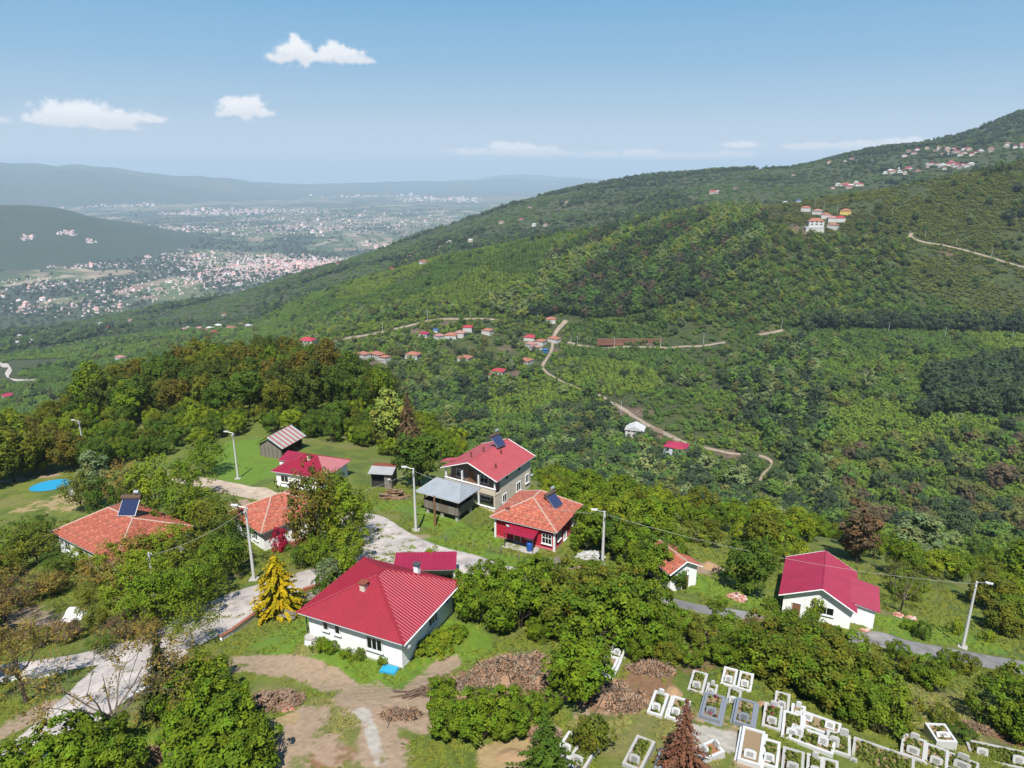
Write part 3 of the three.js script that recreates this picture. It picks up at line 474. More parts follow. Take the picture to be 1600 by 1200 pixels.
function dish(root, x, y, z, ry, r = .36) { const d = mesh('satellite_dish', new THREE.SphereGeometry(r, 14, 6, 0, Math.PI * 2, 0, .9).rotateX(Math.PI / 2 + .5).rotateY(ry).translate(x, y, z), new THREE.MeshStandardMaterial({ color: 0xbfc3c6, roughness: .5, side: THREE.DoubleSide }), root); mesh('bracket', bar(V(x, y, z), V(x - Math.sin(ry) * .3, y - .35, z - Math.cos(ry) * .3), .025), M.iron, d); return d; }
function house(key, name, label, cat = 'house') { const p = PLOT[key]; return thing(name, label, cat, p.x, p.z, p.turn); }
// roof-top water heater: collector tilted towards +z of its own group
function waterHeater(x, y, z, turn, label, s = 1) {
  const g = new THREE.Group(); g.name = numbered('solar_water_heater'); g.position.set(x, y, z); g.rotation.y = turn; g.scale.setScalar(s); scene.add(g); tag(g, label, 'water heater');
  const col = mesh('collector', box(1.7, .08, 1.75, 0, .68, 0, 0, .72), M.steel, g);
  for (let i = 0; i < 12; i++) mesh('tube', new THREE.CylinderGeometry(.055, .055, 1.66, 7).rotateX(Math.PI / 2 + .72).translate(-.74 + i * .1345, .68 + .075 * Math.cos(.72), .075 * Math.sin(.72)), M.tube, col);
  mesh('tank', new THREE.CylinderGeometry(.25, .25, 1.9, 16).rotateZ(Math.PI / 2).translate(0, 1.42, -.72), M.woodDark, g); mesh('feed_tank', new THREE.CylinderGeometry(.2, .2, .45, 12).rotateZ(Math.PI / 2).translate(.55, 1.95, -.75), M.tank, g);
  for (const q of [-1, 1]) { mesh('leg', merge([bar(V(q * .75, -.25, -.75), V(q * .75, 1.3, -.75), .025), bar(V(q * .75, -.25, -.75), V(q * .75, .05, .66), .025), bar(V(q * .5, 1.5, -.75), V(q * .5, 1.8, -.75), .02)]), M.steel, g); }
  return g;
}

// ---------------------------------------------------------------- the village houses
{ // white bungalow under a crimson hipped sheet roof
  const h = house('white_hip', 'house', 'white bungalow with crimson ribbed hipped metal roof beside the dirt yard'), L = 8.6, D = 7.8;
  walls(h, L, D, 2.75, M.white); hipRoof(h, L, D, 2.72, 5.0, .5, 'z', .62, 'rib', M.crimson, M.capRed, .1);
  const pl = mesh('plinth', box(L + .06, .5, D + .06, 0, -.1, 0), M.plinth, h);
  opening(h, 'window', 'front', D / 2, 1.9, 1.0, 1.3, 1.0, 3); opening(h, 'window', 'front', D / 2, -2.6, 1.45, .42, .75, 1); opening(h, 'window', 'front', D / 2, -1.5, 1.4, .42, .75, 1);
  opening(h, 'window', 'right', L / 2, .6, 1.1, 1.25, 1.0, 3); opening(h, 'window', 'right', L / 2, 2.9, 1.6, .5, .4, 1);
  mesh('access_panel', box(1.9, .05, 1.5, -.75, 3.92, 2.15, 0, .49), M.crimson, h); chimney(h, -.45, 3.75, 1.7, .95, M.cream, M.rust); chimney(h, 1.9, 3.6, -2.4, 1.05, M.white, M.iron, .4);
  dish(h, L / 2 + .3, 2.15, D / 2 - .2, .9, .42); mesh('gutter', bar(V(L / 2 + .66, 2.66, D / 2 + .6), V(L / 2 + .66, 2.66, -D / 2 - .6), .06), M.whiteTrim, h); mesh('post', bar(V(-L / 2 - .5, -.6, D / 2 - .3), V(-L / 2 - .5, 2.7, D / 2 - .3), .05), M.iron, h);
}
{ const h = house('lean_shed', 'shed', 'long low shed with a crimson ribbed metal roof at the edge of the paved square', 'shed'), L = 5.8, D = 2.2; mesh('wall', merge([box(L, 2.6, .15, 0, .8, -D / 2), box(.15, 2.4, D, -L / 2, .7, 0), box(.15, 2.4, D, L / 2, .7, 0), box(2, 2.2, .12, -1.8, .6, D / 2)]), M.white, h);
  const rf = mesh('roof', box(L + .3, .06, D + .6, 0, 2.16, 0, 0, .12), M.whiteTrim, h); mesh('roof_slope', ribbed([V(-L / 2 - .2, 2.07, D / 2 + .35), V(L / 2 + .2, 2.07, D / 2 + .35), V(L / 2 + .2, 2.4, -D / 2 - .35), V(-L / 2 - .2, 2.4, -D / 2 - .35)], .3), M.crimsonFlat, rf); for (const x of [-2.7, 0, 2.7]) mesh('post', bar(V(x, -.5, D / 2 + .1), V(x, 2.1, D / 2 + .1), .05), M.iron, h); }
{ // red house under a clay-tiled hipped roof
  const h = house('red_house', 'house', 'bright red house with orange clay tile hipped roof and white trim'), L = 7.8, D = 7;
  walls(h, L, D, 2.85, M.red); mesh('plinth', box(L + .12, .75, D + .12, 0, -.1, 0), M.redBase, h); hipRoof(h, L, D, 2.82, 5.1, 1.1, 'z', .55, 'tile', clay, M.capPale, .1);
  for (const [x, z] of [[-1, 1], [1, 1], [1, -1]]) mesh('corner_board', box(.24, 3.3, .24, x * L / 2, 1.2, z * D / 2), M.whiteTrim, h);
  const aw = mesh('awning', ribbed([V(-1.9, 1.95, D / 2 + 1.75), V(2.0, 1.95, D / 2 + 1.75), V(2.0, 2.45, D / 2 + .02), V(-1.9, 2.45, D / 2 + .02)], .2, .02), M.cherry, h); for (const x of [-1.8, 1.9]) mesh('post', bar(V(x, -.4, D / 2 + 1.65), V(x, 1.95, D / 2 + 1.65), .05), M.iron, aw); mesh('beam', box(3.9, .08, .08, .05, 1.92, D / 2 + 1.66), M.iron, aw);
  mesh('porch', box(4.2, .5, 1.9, .05, -.2, D / 2 + .95), M.concrete, h); opening(h, 'door', 'front', D / 2, -.9, .1, .85, 1.9, 1, M.whiteTrim); opening(h, 'window', 'front', D / 2, .6, .9, .7, .9, 2);
  opening(h, 'window', 'front', D / 2, 2.95, .85, 1.15, 1.15, 3, M.whiteTrim, { cross: .62 }); opening(h, 'window', 'right', L / 2, 2.2, 1.0, 1.0, 1.1, 2, M.whiteTrim, { cross: .62 }); opening(h, 'window', 'right', L / 2, -.4, .2, .75, .9, 1, M.whiteTrim, { glass: M.whiteTrim }); opening(h, 'window', 'right', L / 2, -2.2, 1.0, .9, 1.1, 2);
  chimney(h, -2.5, 3.1, 3.0, .7, M.capPale, M.rust, .3); dish(h, -1.7, 2.55, D / 2 + .75, -.2);
  const p = h.localToWorld(V(2.1, 3.75, -.5)); waterHeater(p.x, p.y, p.z, h.rotation.y + 1.35, 'solar water heater with dark blue tubes on the red house roof');
}
{ // two-storey beige villa, gable to the square
  const h = house('villa', 'house', 'two storey beige house with pinkish red gable roof and front balcony'), L = 8.8, D = 10.2, z = D / 2 - 1.4;
  mesh('wall', merge([box(L, 3.6, D - 1.4, 0, .9, -.7), box(.25, 3.6, 1.5, L / 2 - .125, .9, D / 2 - .7)]), M.beige, h); mesh('upper_wall', box(L - .02, 2.5, D - 1.4, 0, 3.95, -.7), M.beige, h);
  mesh('balcony_wall', box(L - .3, 2.3, .08, 0, 3.95, z + .03), M.mauve, h); gableEnd(h, L, 5.2, 6.9, z + .1, M.mauve); gableEnd(h, L, 5.2, 6.9, -D / 2, M.beige);
  mesh('balcony_floor', box(L, .2, 1.5, 0, 2.62, D / 2 - .7), M.cream, h); mesh('parapet', merge([box(L + .1, .95, .16, 0, 3.1, D / 2), box(.16, .95, 1.4, -L / 2, 3.1, D / 2 - .7)]), M.cream, h); mesh('parapet_cap', box(L + .2, .08, .3, 0, 3.62, D / 2), M.whiteTrim, h);
  mesh('parapet', box(L * .6, .9, .16, L * .2, .1, D / 2), M.cream, h); mesh('parapet_cap', box(L * .6 + .1, .08, .3, L * .2, .58, D / 2), M.whiteTrim, h); mesh('ground_recess', box(L - .4, 2.2, .06, 0, 1.5, z + .02), M.mauve, h);
  for (const x of [-L / 2 + .1, -1.4, 1.5, L / 2 - .12]) mesh('column', box(.2, 5.6, .2, x, 2.4, D / 2 - .08), M.whiteTrim, h);
  opening(h, 'door', 'front', z + .07, -.6, 2.75, .95, 2.05, 1, M.wood); opening(h, 'window', 'front', z + .07, -2.6, 3.6, 1.2, 1.1, 2); opening(h, 'window', 'front', z + .07, 1.7, 3.6, 1.3, 1.1, 2); opening(h, 'window', 'front', z + .05, 1.9, .95, 1.5, 1.1, 3); opening(h, 'window', 'front', z + .05, -1.6, .95, 1.5, 1.1, 3);
  opening(h, 'window', 'right', L / 2, -2.6, .6, 1.1, 1.3, 2, M.whiteTrim); opening(h, 'window', 'right', L / 2, 1.4, .9, 1.1, 1.3, 2, M.whiteTrim); opening(h, 'window', 'right', L / 2, 4.0, 1.2, .9, 1.3, 2, M.whiteTrim); opening(h, 'window', 'right', L / 2, -2.0, 4.1, .8, .6, 1, M.whiteTrim, { sill: false }); opening(h, 'window', 'right', L / 2, 1.6, 4.1, .8, .6, 1, M.whiteTrim, { sill: false });
  gableRoof(h, L, D, 5.15, 5.15, 7.0, .55, 'flat', M.pinkred, M.pinkred, 0, .45);
  mesh('porch_roof', box(3.2, .08, 1.6, -L / 2 - .7, 5.3, D / 2 - 2.6, 0, 0, .28), M.pinkred, h);
  pipeChimney(h, -.5, 6.6, .6, .95); pipeChimney(h, -1.4, 6.4, 2.6, .9); pipeChimney(h, 1.6, 6.1, -1.0, .9); pipeChimney(h, 3.1, 5.5, 2.9, 1.0); dish(h, L / 2 + .3, 1.3, D / 2 - 1.2, 1.2, .42); dish(h, L / 2 + .3, 2.4, -D / 2 + .4, 1.2, .42);
  const p = h.localToWorld(V(.3, 7.0, -2.3)); waterHeater(p.x, p.y, p.z, h.rotation.y + 1.4, 'solar water heater on the ridge of the two storey house', 1.1);
}
{ // raised timber granary
  const h = house('granary', 'granary', 'raised timber granary with pale grey metal hipped roof, on stone posts', 'granary'), L = 5.6, D = 3.8;
  mesh('floor', box(L, .15, D, 0, .95, 0), M.woodDark, h); for (let i = 0; i < 22; i++) mesh('board', box(.235, 1.15 + .06 * hash2(i, 1, 1), .05, -L / 2 + .13 + i * .254, 1.55, D / 2), hash2(i, 7, 2) > .5 ? boards : boardsB, h); for (let i = 0; i < 15; i++) mesh('board', box(.05, 1.15 + .06 * hash2(i, 2, 1), .235, L / 2, 1.55, -D / 2 + .13 + i * .254), hash2(i, 5, 3) > .5 ? boards : boardsB, h);
  mesh('back_wall', merge([box(L, 2.5, .06, 0, 2.2, -D / 2), box(.06, 1.2, D, -L / 2, 1.55, 0), box(L * .7, 1.6, D * .6, 0, 1.8, -.3)]), M.woodDark, h);
  for (const x of [-1, 0, 1]) for (const z of [-1, 1]) { mesh('post', box(.16, 2.6, .16, x * (L / 2 - .1), 2.2, z * (D / 2 - .12)), M.wood, h); mesh('pier', box(.4, 1.6, .4, x * (L / 2 - .4), .12, z * (D / 2 - .4)), M.concrete, h); }
  hipRoof(h, L, D, 3.4, 4.7, 2.0, 'x', .75, 'flat', M.greySheet, M.greySheetB, .07);
}
{ const h = house('grey_shed', 'shed', 'small weathered grey board shed with half rusty metal roof by the woodpile', 'shed'), L = 3.4, D = 3;
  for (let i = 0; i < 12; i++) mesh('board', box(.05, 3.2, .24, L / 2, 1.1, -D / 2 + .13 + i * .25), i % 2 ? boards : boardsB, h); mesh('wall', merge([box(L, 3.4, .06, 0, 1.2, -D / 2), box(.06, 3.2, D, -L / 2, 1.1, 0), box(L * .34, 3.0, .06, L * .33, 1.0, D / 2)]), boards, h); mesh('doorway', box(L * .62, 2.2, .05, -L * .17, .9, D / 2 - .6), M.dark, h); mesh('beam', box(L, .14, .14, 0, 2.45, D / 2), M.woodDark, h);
  const r0 = V(-L / 2 - .4, 3.2, -.2), r1 = V(L / 2 + .4, 3.2, -.2), rf = mesh('roof', box(L + .6, .05, D + .4, 0, 2.75, 0), M.woodDark, h); mesh('roof_slope', ribbed([V(-L / 2 - .4, 2.7, D / 2 + .5), V(L / 2 + .4, 2.7, D / 2 + .5), r1, r0], .2, .02), M.greySheetB, rf); mesh('roof_slope', ribbed([r0, r1, V(L / 2 + .4, 3.0, -D / 2 - .5), V(-L / 2 - .4, 3.0, -D / 2 - .5)], .2, .02), M.rust, rf); dish(h, L * .42, 1.9, D / 2 + .1, .1, .38); }
{ const h = house('crimson_behind', 'house', 'white house with crimson hipped roof half hidden behind the tall leafy tree'), L = 9, D = 7; walls(h, L, D, 2.75, M.white); hipRoof(h, L, D, 2.72, 4.7, 1.2, 'x', .55, 'rib', M.cherry, M.capRed, .09); mesh('plinth', box(L + .08, .7, D + .08, 0, -.1, 0), M.white, h); opening(h, 'window', 'front', D / 2, -2.9, .9, 1.3, 1.1, 2); opening(h, 'window', 'front', D / 2, .8, .9, 1.3, 1.1, 2); opening(h, 'window', 'left', L / 2, 0, .9, 1.1, 1.1, 2); mesh('side_roof', ribbed([V(-L / 2 - 2.6, 2.45, -.6), V(-L / 2 + 1.2, 2.45, -.6), V(-L / 2 + 1.2, 3.1, -3.6), V(-L / 2 - 2.6, 3.1, -3.6)]), M.crimsonFlat, h); mesh('side_wall', box(2.6, 3, 2.6, -L / 2 - 1.1, 1.0, -2.1), M.white, h); chimney(h, .4, 4.2, 1.2, .8, M.cream, M.rust, .4); }
{ const h = house('striped_barn', 'barn', 'grey plank barn with a roof of alternating red and pale sheets', 'barn'), L = 5, D = 6.4;
  for (let i = 0; i < 16; i++) mesh('board', box(.3, 3.2, .06, -L / 2 + .16 + i * .313, .9, D / 2), i % 3 ? boards : boardsB, h); mesh('wall', merge([box(.06, 3.4, D, -L / 2, .9, 0), box(L, 3.4, .06, 0, .9, -D / 2), box(L * .96, 2.4, .05, 0, .6, -.6)]), M.woodDark, h); gableEnd(h, L, 2.5, 4.1, D / 2 + .02, boards); for (const z of [-3, -1, 1, 3]) mesh('post', box(.16, 3.4, .16, L / 2 - .1, .9, z), M.woodDark, h);
  const A = V(L / 2 + .8, 2.45, D / 2 + .7), C = V(L / 2 + .8, 2.45, -D / 2 - .5), r0 = V(-.2, 4.4, D / 2 + .7), r1 = V(-.2, 4.4, -D / 2 - .5), rf = mesh('roof', merge([bar(r0, r1, .08), bar(A, C, .06)]), M.woodDark, h), n = 13;
  for (let i = 0; i < n; i++) { const a = A.clone().lerp(C, i / n), b = A.clone().lerp(C, (i + 1) / n), c = r0.clone().lerp(r1, (i + 1) / n), d = r0.clone().lerp(r1, i / n); mesh('roof_sheet', ribbed([a, b, c, d], .18, .02), i % 2 ? metal([.30, .12, .10], .8) : M.greySheetB, rf); }
  mesh('roof_slope', ribbed([V(-L / 2 - .7, 2.5, -D / 2 - .5), V(-L / 2 - .7, 2.5, D / 2 + .7), r0, r1], .2, .02), M.rust, rf); }
{ const h = house('tile_near_tree', 'house', 'white house with faded clay tile hipped roof, red vines on its corner'), L = 7.2, D = 8.5; walls(h, L, D, 2.85, M.white); hipRoof(h, L, D, 2.8, 5.0, .8, 'z', .6, 'tile', clay, M.capPale, .1); opening(h, 'window', 'front', D / 2, -1.4, .9, 1.1, 1.1, 2); opening(h, 'window', 'front', D / 2, 1.6, .9, 1.0, 1.1, 2); opening(h, 'door', 'right', L / 2, 0, 0, 1, 2, 1); opening(h, 'window', 'right', L / 2, 2.4, .9, 1.1, 1.1, 2); mesh('porch_wall', box(.2, 1.1, 3.5, L / 2 + 1.7, .2, 1.2), M.brick, h); mesh('porch', box(1.7, .5, 3.6, L / 2 + .85, -.2, 1.2), M.concrete, h); }
{ const h = house('tile_left', 'house', 'white house with orange clay tile roof carrying a water heater, wrapped by shrubs'), L = 12.5, D = 9; walls(h, L, D, 2.85, M.white); hipRoof(h, L, D, 2.8, 5.0, 2.6, 'x', .55, 'tile', clayRed, M.capPale, .1); for (const x of [-4.2, -1.2, 2.0]) opening(h, 'window', 'front', D / 2, x, .9, 1.1, 1.1, 2); opening(h, 'window', 'left', L / 2, 0, .9, 1.1, 1.1, 2);
  const p = h.localToWorld(V(1.0, 4.85, -.6)); waterHeater(p.x, p.y, p.z, .0, 'solar water heater with blue glass tubes above the shrub wrapped tile roof', 1.25); }
{ const h = house('gable_right', 'house', 'small white gable house with crimson metal roof and side annex by the lane'), L = 6.8, D = 7.8; walls(h, L, D, 2.5, M.white); gableEnd(h, L, 2.5, 4.25, D / 2, M.white, .3); gableEnd(h, L, 2.5, 4.25, -D / 2, M.white, .3); gableRoof(h, L, D, 2.5, 2.35, 4.35, .5, 'rib', M.crimsonFlat, M.crimsonFlat, .3, .55); opening(h, 'window', 'front', D / 2, 1.0, 1.15, 1.35, .85, 2); opening(h, 'door', 'front', D / 2, -2.0, -.2, .85, 1.9, 1); mesh('plinth', box(L + .08, .4, D + .08, 0, -.2, 0), M.white, h);
  mesh('annex_wall', box(2.3, 3.1, 4.6, L / 2 + 1.15, .65, .3), M.white, h); const a = mesh('annex_roof', box(2.7, .05, 5.2, L / 2 + 1.2, 2.36, .3, 0, 0, -.16), M.whiteTrim, h); mesh('roof_slope', ribbed([V(L / 2 + 2.75, 2.16, 2.95), V(L / 2 + 2.75, 2.16, -2.4), V(L / 2 - .2, 2.75, -2.4), V(L / 2 - .2, 2.75, 2.95)], .3), M.crimsonFlat, a); }
{ const h = house('tile_shed', 'shed', 'small whitewashed shed with orange tile roof among the bushes', 'shed'), L = 3.4, D = 4.2; walls(h, L, D, 2.5, M.white); gableRoof(h, L, D, 2.4, 2.4, 3.5, .4, 'tile', clay, M.capPale); gableEnd(h, L, 2.5, 3.4, D / 2, M.white); gableEnd(h, L, 2.5, 3.4, -D / 2, M.white); opening(h, 'door', 'front', D / 2, .2, -.2, .8, 1.8, 1); }

// ---------------------------------------------------------------- plants: crowns are built of many small leaf sprays
function leafBuf() { return { p: [], n: [], c: [], i: [] }; }
function addLeaf(B, c, n, s, rnd, col, asp = .62) { // a spray: two triangles folded along its rib
  const a = Math.abs(n.y) < .9 ? V(0, 1, 0) : V(1, 0, 0), u = V().crossVectors(a, n).normalize(), v = V().crossVectors(n, u), th = rnd() * 6.283, cu = Math.cos(th), su = Math.sin(th);
  const e = V(u.x * cu + v.x * su, u.y * cu + v.y * su, u.z * cu + v.z * su), f = V().crossVectors(n, e), k = B.p.length / 3, w = s * asp;
  const pts = [[c.x - e.x * s, c.y - e.y * s, c.z - e.z * s], [c.x + f.x * w - n.x * s * .18, c.y + f.y * w - n.y * s * .18, c.z + f.z * w - n.z * s * .18], [c.x + e.x * s, c.y + e.y * s, c.z + e.z * s], [c.x - f.x * w - n.x * s * .18, c.y - f.y * w - n.y * s * .18, c.z - f.z * w - n.z * s * .18]];
  for (const q of pts) { B.p.push(...q); B.n.push(n.x, n.y, n.z); B.c.push(col[0], col[1], col[2]); }
  B.i.push(k, k + 2, k + 1, k, k + 3, k + 2);
}
function leafGeo(B) { const g = new THREE.BufferGeometry(); g.setAttribute('position', new THREE.Float32BufferAttribute(B.p, 3)); g.setAttribute('normal', new THREE.Float32BufferAttribute(B.n, 3)); g.setAttribute('color', new THREE.Float32BufferAttribute(B.c, 3)); g.setIndex(B.i); return g; }
const sph = (rnd) => { const z = rnd() * 2 - 1, a = rnd() * 6.283, r = Math.sqrt(1 - z * z); return V(r * Math.cos(a), z, r * Math.sin(a)); };
const tintOf = (rnd, hue = .16, val = .26) => { const b = 1 + (rnd() - .5) * 2 * val, h = (rnd() - .5) * 2 * hue; return [b * (1 + h), b, b * (1 - h * .6)]; };
// broadleaf crown: W wide, from y0 to H; clumps spread over and through an uneven egg
function crown({ W, H, y0, clumps, per, leaf, seed, open = 0, droop = 0, top = .55, clumpR = .2, up = .45, hue = .16, val = .26, soft = .35, wild = .6 }) {
  const rnd = mulberry(seed), B = leafBuf(), cy = mix(y0, H, top), ry = H - cy, rl = cy - y0, lob = [];
  for (let k = 0; k < clumps; k++) {
    const d = sph(rnd), q = Math.pow(rnd(), .34), wob = .78 + .44 * vnoise(d.x * 2.2 + 9, d.z * 2.2 + d.y * 2 + 5, seed), x = d.x * W / 2 * q * wob * .84, z = d.z * W / 2 * q * wob * .84, y = cy + (d.y > 0 ? d.y * ry : d.y * rl) * q * .86 * wob;
    lob.push([V(x, Math.max(y0 * .6, y), z), W * clumpR * (.65 + .7 * rnd()), tintOf(rnd, hue, val)]);
  }
  const mid = V(0, cy, 0);
  for (const [c, r, ct] of lob) {
    const out = V().subVectors(c, mid).normalize(), n = Math.round(per * (.7 + .6 * rnd()));
    for (let k = 0; k < n; k++) {
      const d = sph(rnd).addScaledVector(out, .55).add(V(0, .25, 0)).normalize(), p = c.clone().addScaledVector(d, r * (.55 + .5 * rnd())); p.y -= droop * r * rnd();
      if (open && vnoise(p.x * 1.4, p.z * 1.4 + p.y * 1.7, seed + 3) < open) continue;
      const nn = d.clone().multiplyScalar(.8).addScaledVector(sph(rnd), wild).add(V(0, up, 0)).normalize(), lt = tintOf(rnd, .1, .18), at = B.n.length;
      addLeaf(B, p, nn, leaf * (.65 + .7 * rnd()), rnd, [ct[0] * lt[0], ct[1] * lt[1], ct[2] * lt[2]]);
      const sm = V().subVectors(p, mid).normalize().multiplyScalar(.5).addScaledVector(d, .6).normalize().lerp(nn, 1 - soft).normalize(); for (let q = 0; q < 4; q++) { B.n[at + q * 3] = sm.x; B.n[at + q * 3 + 1] = sm.y; B.n[at + q * 3 + 2] = sm.z; }
    }
  }
  return leafGeo(B);
}
function limbs({ H, y0, W, r, seed, stems = 1, forks = 5, lean = .25, sub = 0, reach = .75, rnd = mulberry(seed) }) { // trunk(s) with limbs
  const gs = [], tips = [];
  const grow = (a, dir, L, r0, depth) => {
    let p = a.clone(), d = dir.clone(), rr = r0; const n = 3;
    for (let i = 0; i < n; i++) { d.addScaledVector(sph(rnd), .22).add(V(0, .06, 0)).normalize(); const q = p.clone().addScaledVector(d, L / n), r1 = rr * .8; gs.push(bar(p, q, rr, r1, depth ? 4 : 7)); p = q; rr = r1; }
    tips.push([p.clone(), d.clone(), depth]);
    if (depth < sub) for (let k = 0; k < 3; k++) grow(p.clone().lerp(a, rnd() * .5), d.clone().addScaledVector(sph(rnd), .8).normalize(), L * (.5 + .3 * rnd()), rr * .7, depth + 1);
  };
  for (let s = 0; s < stems; s++) {
    const az = rnd() * 6.283, base = V(stems > 1 ? Math.cos(az) * W * .05 : 0, -.3, stems > 1 ? Math.sin(az) * W * .05 : 0), dir = stems > 1 ? V(Math.cos(az) * lean, 1, Math.sin(az) * lean).normalize() : V((rnd() - .5) * .12, 1, (rnd() - .5) * .12).normalize();
    const top = base.clone().addScaledVector(dir, y0 + .3 + (stems > 1 ? H * .25 : 0)); gs.push(bar(base, top, r, r * .68, 8));
    if (stems === 1) { const tt = top.clone().addScaledVector(dir, (H - y0) * .55); gs.push(bar(top, tt, r * (sub > 1 ? .42 : .68), r * (sub > 1 ? .08 : .25), 6)); }
    for (let k = 0; k < forks; k++) { const a = k / forks * 6.283 + rnd(), e = .5 + rnd() * .7; grow(top.clone().lerp(base, rnd() * .25), V(Math.cos(a) * Math.cos(e), Math.sin(e), Math.sin(a) * Math.cos(e)), Math.min(W / 2, H - y0) * reach * (.7 + .4 * rnd()), r * .42, 0); }
  }
  return { geo: merge(gs), tips };
}
function conifer({ H, W, seed, leaf, whorls, per, y0 = .4, droop = .25, taper = 1 }) {
  const rnd = mulberry(seed), B = leafBuf();
  for (let k = 0; k < whorls; k++) {
    const f = k / (whorls - 1), y = mix(y0, H * .97, Math.pow(f, .92)), L = W / 2 * Math.pow(1 - f * .97, taper) * (.8 + .4 * rnd()), nb = Math.max(4, Math.round(9 * (1 - f * .5))), a0 = rnd() * 6.283;
    for (let b = 0; b < nb; b++) {
      const a = a0 + b / nb * 6.283 + (rnd() - .5) * .5, l = L * (.7 + .5 * rnd()), bt = tintOf(rnd, .12, .25), n = Math.max(4, Math.round(per * l / (W / 2)));
      for (let i = 0; i < n; i++) {
        const t = .12 + .88 * (i + rnd()) / n, sp = leaf * 1.9, p = V(Math.cos(a) * l * t + (rnd() - .5) * sp, y - droop * l * t * t + (1 - t) * .12 * l + (rnd() - .4) * sp * .7, Math.sin(a) * l * t + (rnd() - .5) * sp);
        const nn = V(Math.cos(a) * .6, .7, Math.sin(a) * .6).addScaledVector(sph(rnd), .5).normalize(), lt = tintOf(rnd, .08, .16); addLeaf(B, p, nn, leaf * (.7 + .6 * rnd()), rnd, [bt[0] * lt[0], bt[1] * lt[1], bt[2] * lt[2]], .5);
      }
    }
  }
  return leafGeo(B);
}
const leafMat = (rgb) => new THREE.MeshPhysicalMaterial({ color: new THREE.Color().setRGB(...rgb), vertexColors: true, roughness: .75, transmission: .24, thickness: 0, specularIntensity: .18, side: THREE.DoubleSide });
const leafPlain = (rgb) => new THREE.MeshStandardMaterial({ color: new THREE.Color().setRGB(...rgb), vertexColors: true, roughness: .85, side: THREE.DoubleSide });
const barkTex = noiseTex(256, (u, v) => { const k = 150 + (pf(u, v, 8, 4, 170) - .5) * 130; return [k, k * .93, k * .85]; }), barkMat = (rgb) => new THREE.MeshStandardMaterial({ map: barkTex, color: new THREE.Color().setRGB(...rgb), roughness: .95 });
const bark = barkMat([.2, .165, .13]), barkPale = barkMat([.42, .39, .36]);
const LEAF = { bright: leafMat([.104, .158, .007]), fresh: leafMat([.15, .195, .010]), hazel: leafMat([.096, .145, .008]), mid: leafMat([.062, .105, .010]), olive: leafMat([.106, .12, .010]), dark: leafMat([.055, .078, .010]), deep: leafMat([.034, .060, .013]), bronze: leafMat([.108, .094, .012]), pale: leafMat([.145, .18, .070]), lime: leafMat([.20, .225, .038]), brown: leafMat([.12, .078, .04]), rust: leafMat([.165, .075, .045]), gold: leafMat([.36, .275, .006]), needle: leafMat([.06, .105, .010]), thuja: leafMat([.055, .06, .014]), straw: leafMat([.19, .14, .03]), flower: leafMat([.30, .010, .035]) };
// kinds of plant: several shapes each, made once and shared
function kind(n, make) { return Array.from({ length: n }, (_, i) => make(i)); }
const SHAPES = {
  hazel: kind(4, (i) => ({ W: 5.4, H: 4.4, crown: crown({ W: 5.4, H: 4.4, y0: .35, clumps: 42, per: 72, leaf: .145, seed: 900 + i, top: .5, clumpR: .112, val: .32 }), trunk: limbs({ H: 4.2, y0: .5, W: 5, r: .07, seed: 910 + i, stems: 6, forks: 2, lean: .5 }).geo })),
  round: kind(4, (i) => ({ W: 8, H: 9, crown: crown({ W: 8, H: 9, y0: 1.5, clumps: 84, per: 50, leaf: .23, seed: 930 + i, top: .52, clumpR: .125 }), trunk: limbs({ H: 9, y0: 2, W: 8, r: .22, seed: 940 + i, forks: 6 }).geo })),
  airy: kind(3, (i) => ({ W: 8, H: 9, crown: crown({ W: 8, H: 9, y0: 2, clumps: 80, per: 52, leaf: .17, seed: 950 + i, open: .36, clumpR: .13 }), trunk: limbs({ H: 9, y0: 2, W: 8, r: .2, seed: 960 + i, forks: 7, sub: 1 }).geo })),
  tall: kind(3, (i) => ({ W: 5.5, H: 12, crown: crown({ W: 5.5, H: 12, y0: 1.2, clumps: 76, per: 46, leaf: .23, seed: 970 + i, top: .42, clumpR: .15 }), trunk: limbs({ H: 12, y0: 2.4, W: 5.5, r: .22, seed: 980 + i, forks: 6 }).geo })),
  spruce: kind(2, (i) => ({ W: 4.6, H: 7, crown: conifer({ W: 4.6, H: 7, seed: 990 + i, leaf: .13, whorls: 24, per: 66, droop: .2 }), trunk: bar(V(0, -.3, 0), V(0, 6.6, 0), .13, .02, 7) })),
  cedar: kind(1, (i) => ({ W: 6.4, H: 6.6, crown: conifer({ W: 6.4, H: 6.6, seed: 995 + i, leaf: .15, whorls: 26, per: 130, droop: .05, taper: .7 }), trunk: bar(V(0, -.3, 0), V(0, 6.2, 0), .16, .03, 7) })),
  shrub: kind(3, (i) => ({ W: 3, H: 2, crown: crown({ W: 3, H: 2, y0: .1, clumps: 30, per: 46, leaf: .11, seed: 1000 + i, top: .4, clumpR: .15 }), trunk: limbs({ H: 1.8, y0: .25, W: 3, r: .035, seed: 1010 + i, stems: 5, forks: 2, lean: .6 }).geo })),
};
const rustle = mulberry(4242);
const plants = [];   // base points of what stands on the village hill, to keep scatter off them
function plant(sh, mat, x, z, h, w, name, label, cat, group, barkM = bark) {
  const list = SHAPES[sh], s = list[Math.floor(rustle() * list.length)], g = thing(name, label, cat, x, z, rustle() * 6.283, group);
  g.scale.set(w / s.W, h / s.H, w / s.W * (.9 + .2 * rustle())); mesh('trunk', s.trunk, barkM, g); mesh('crown', s.crown, LEAF[mat], g); plants.push([x, z, w]); return g;
}

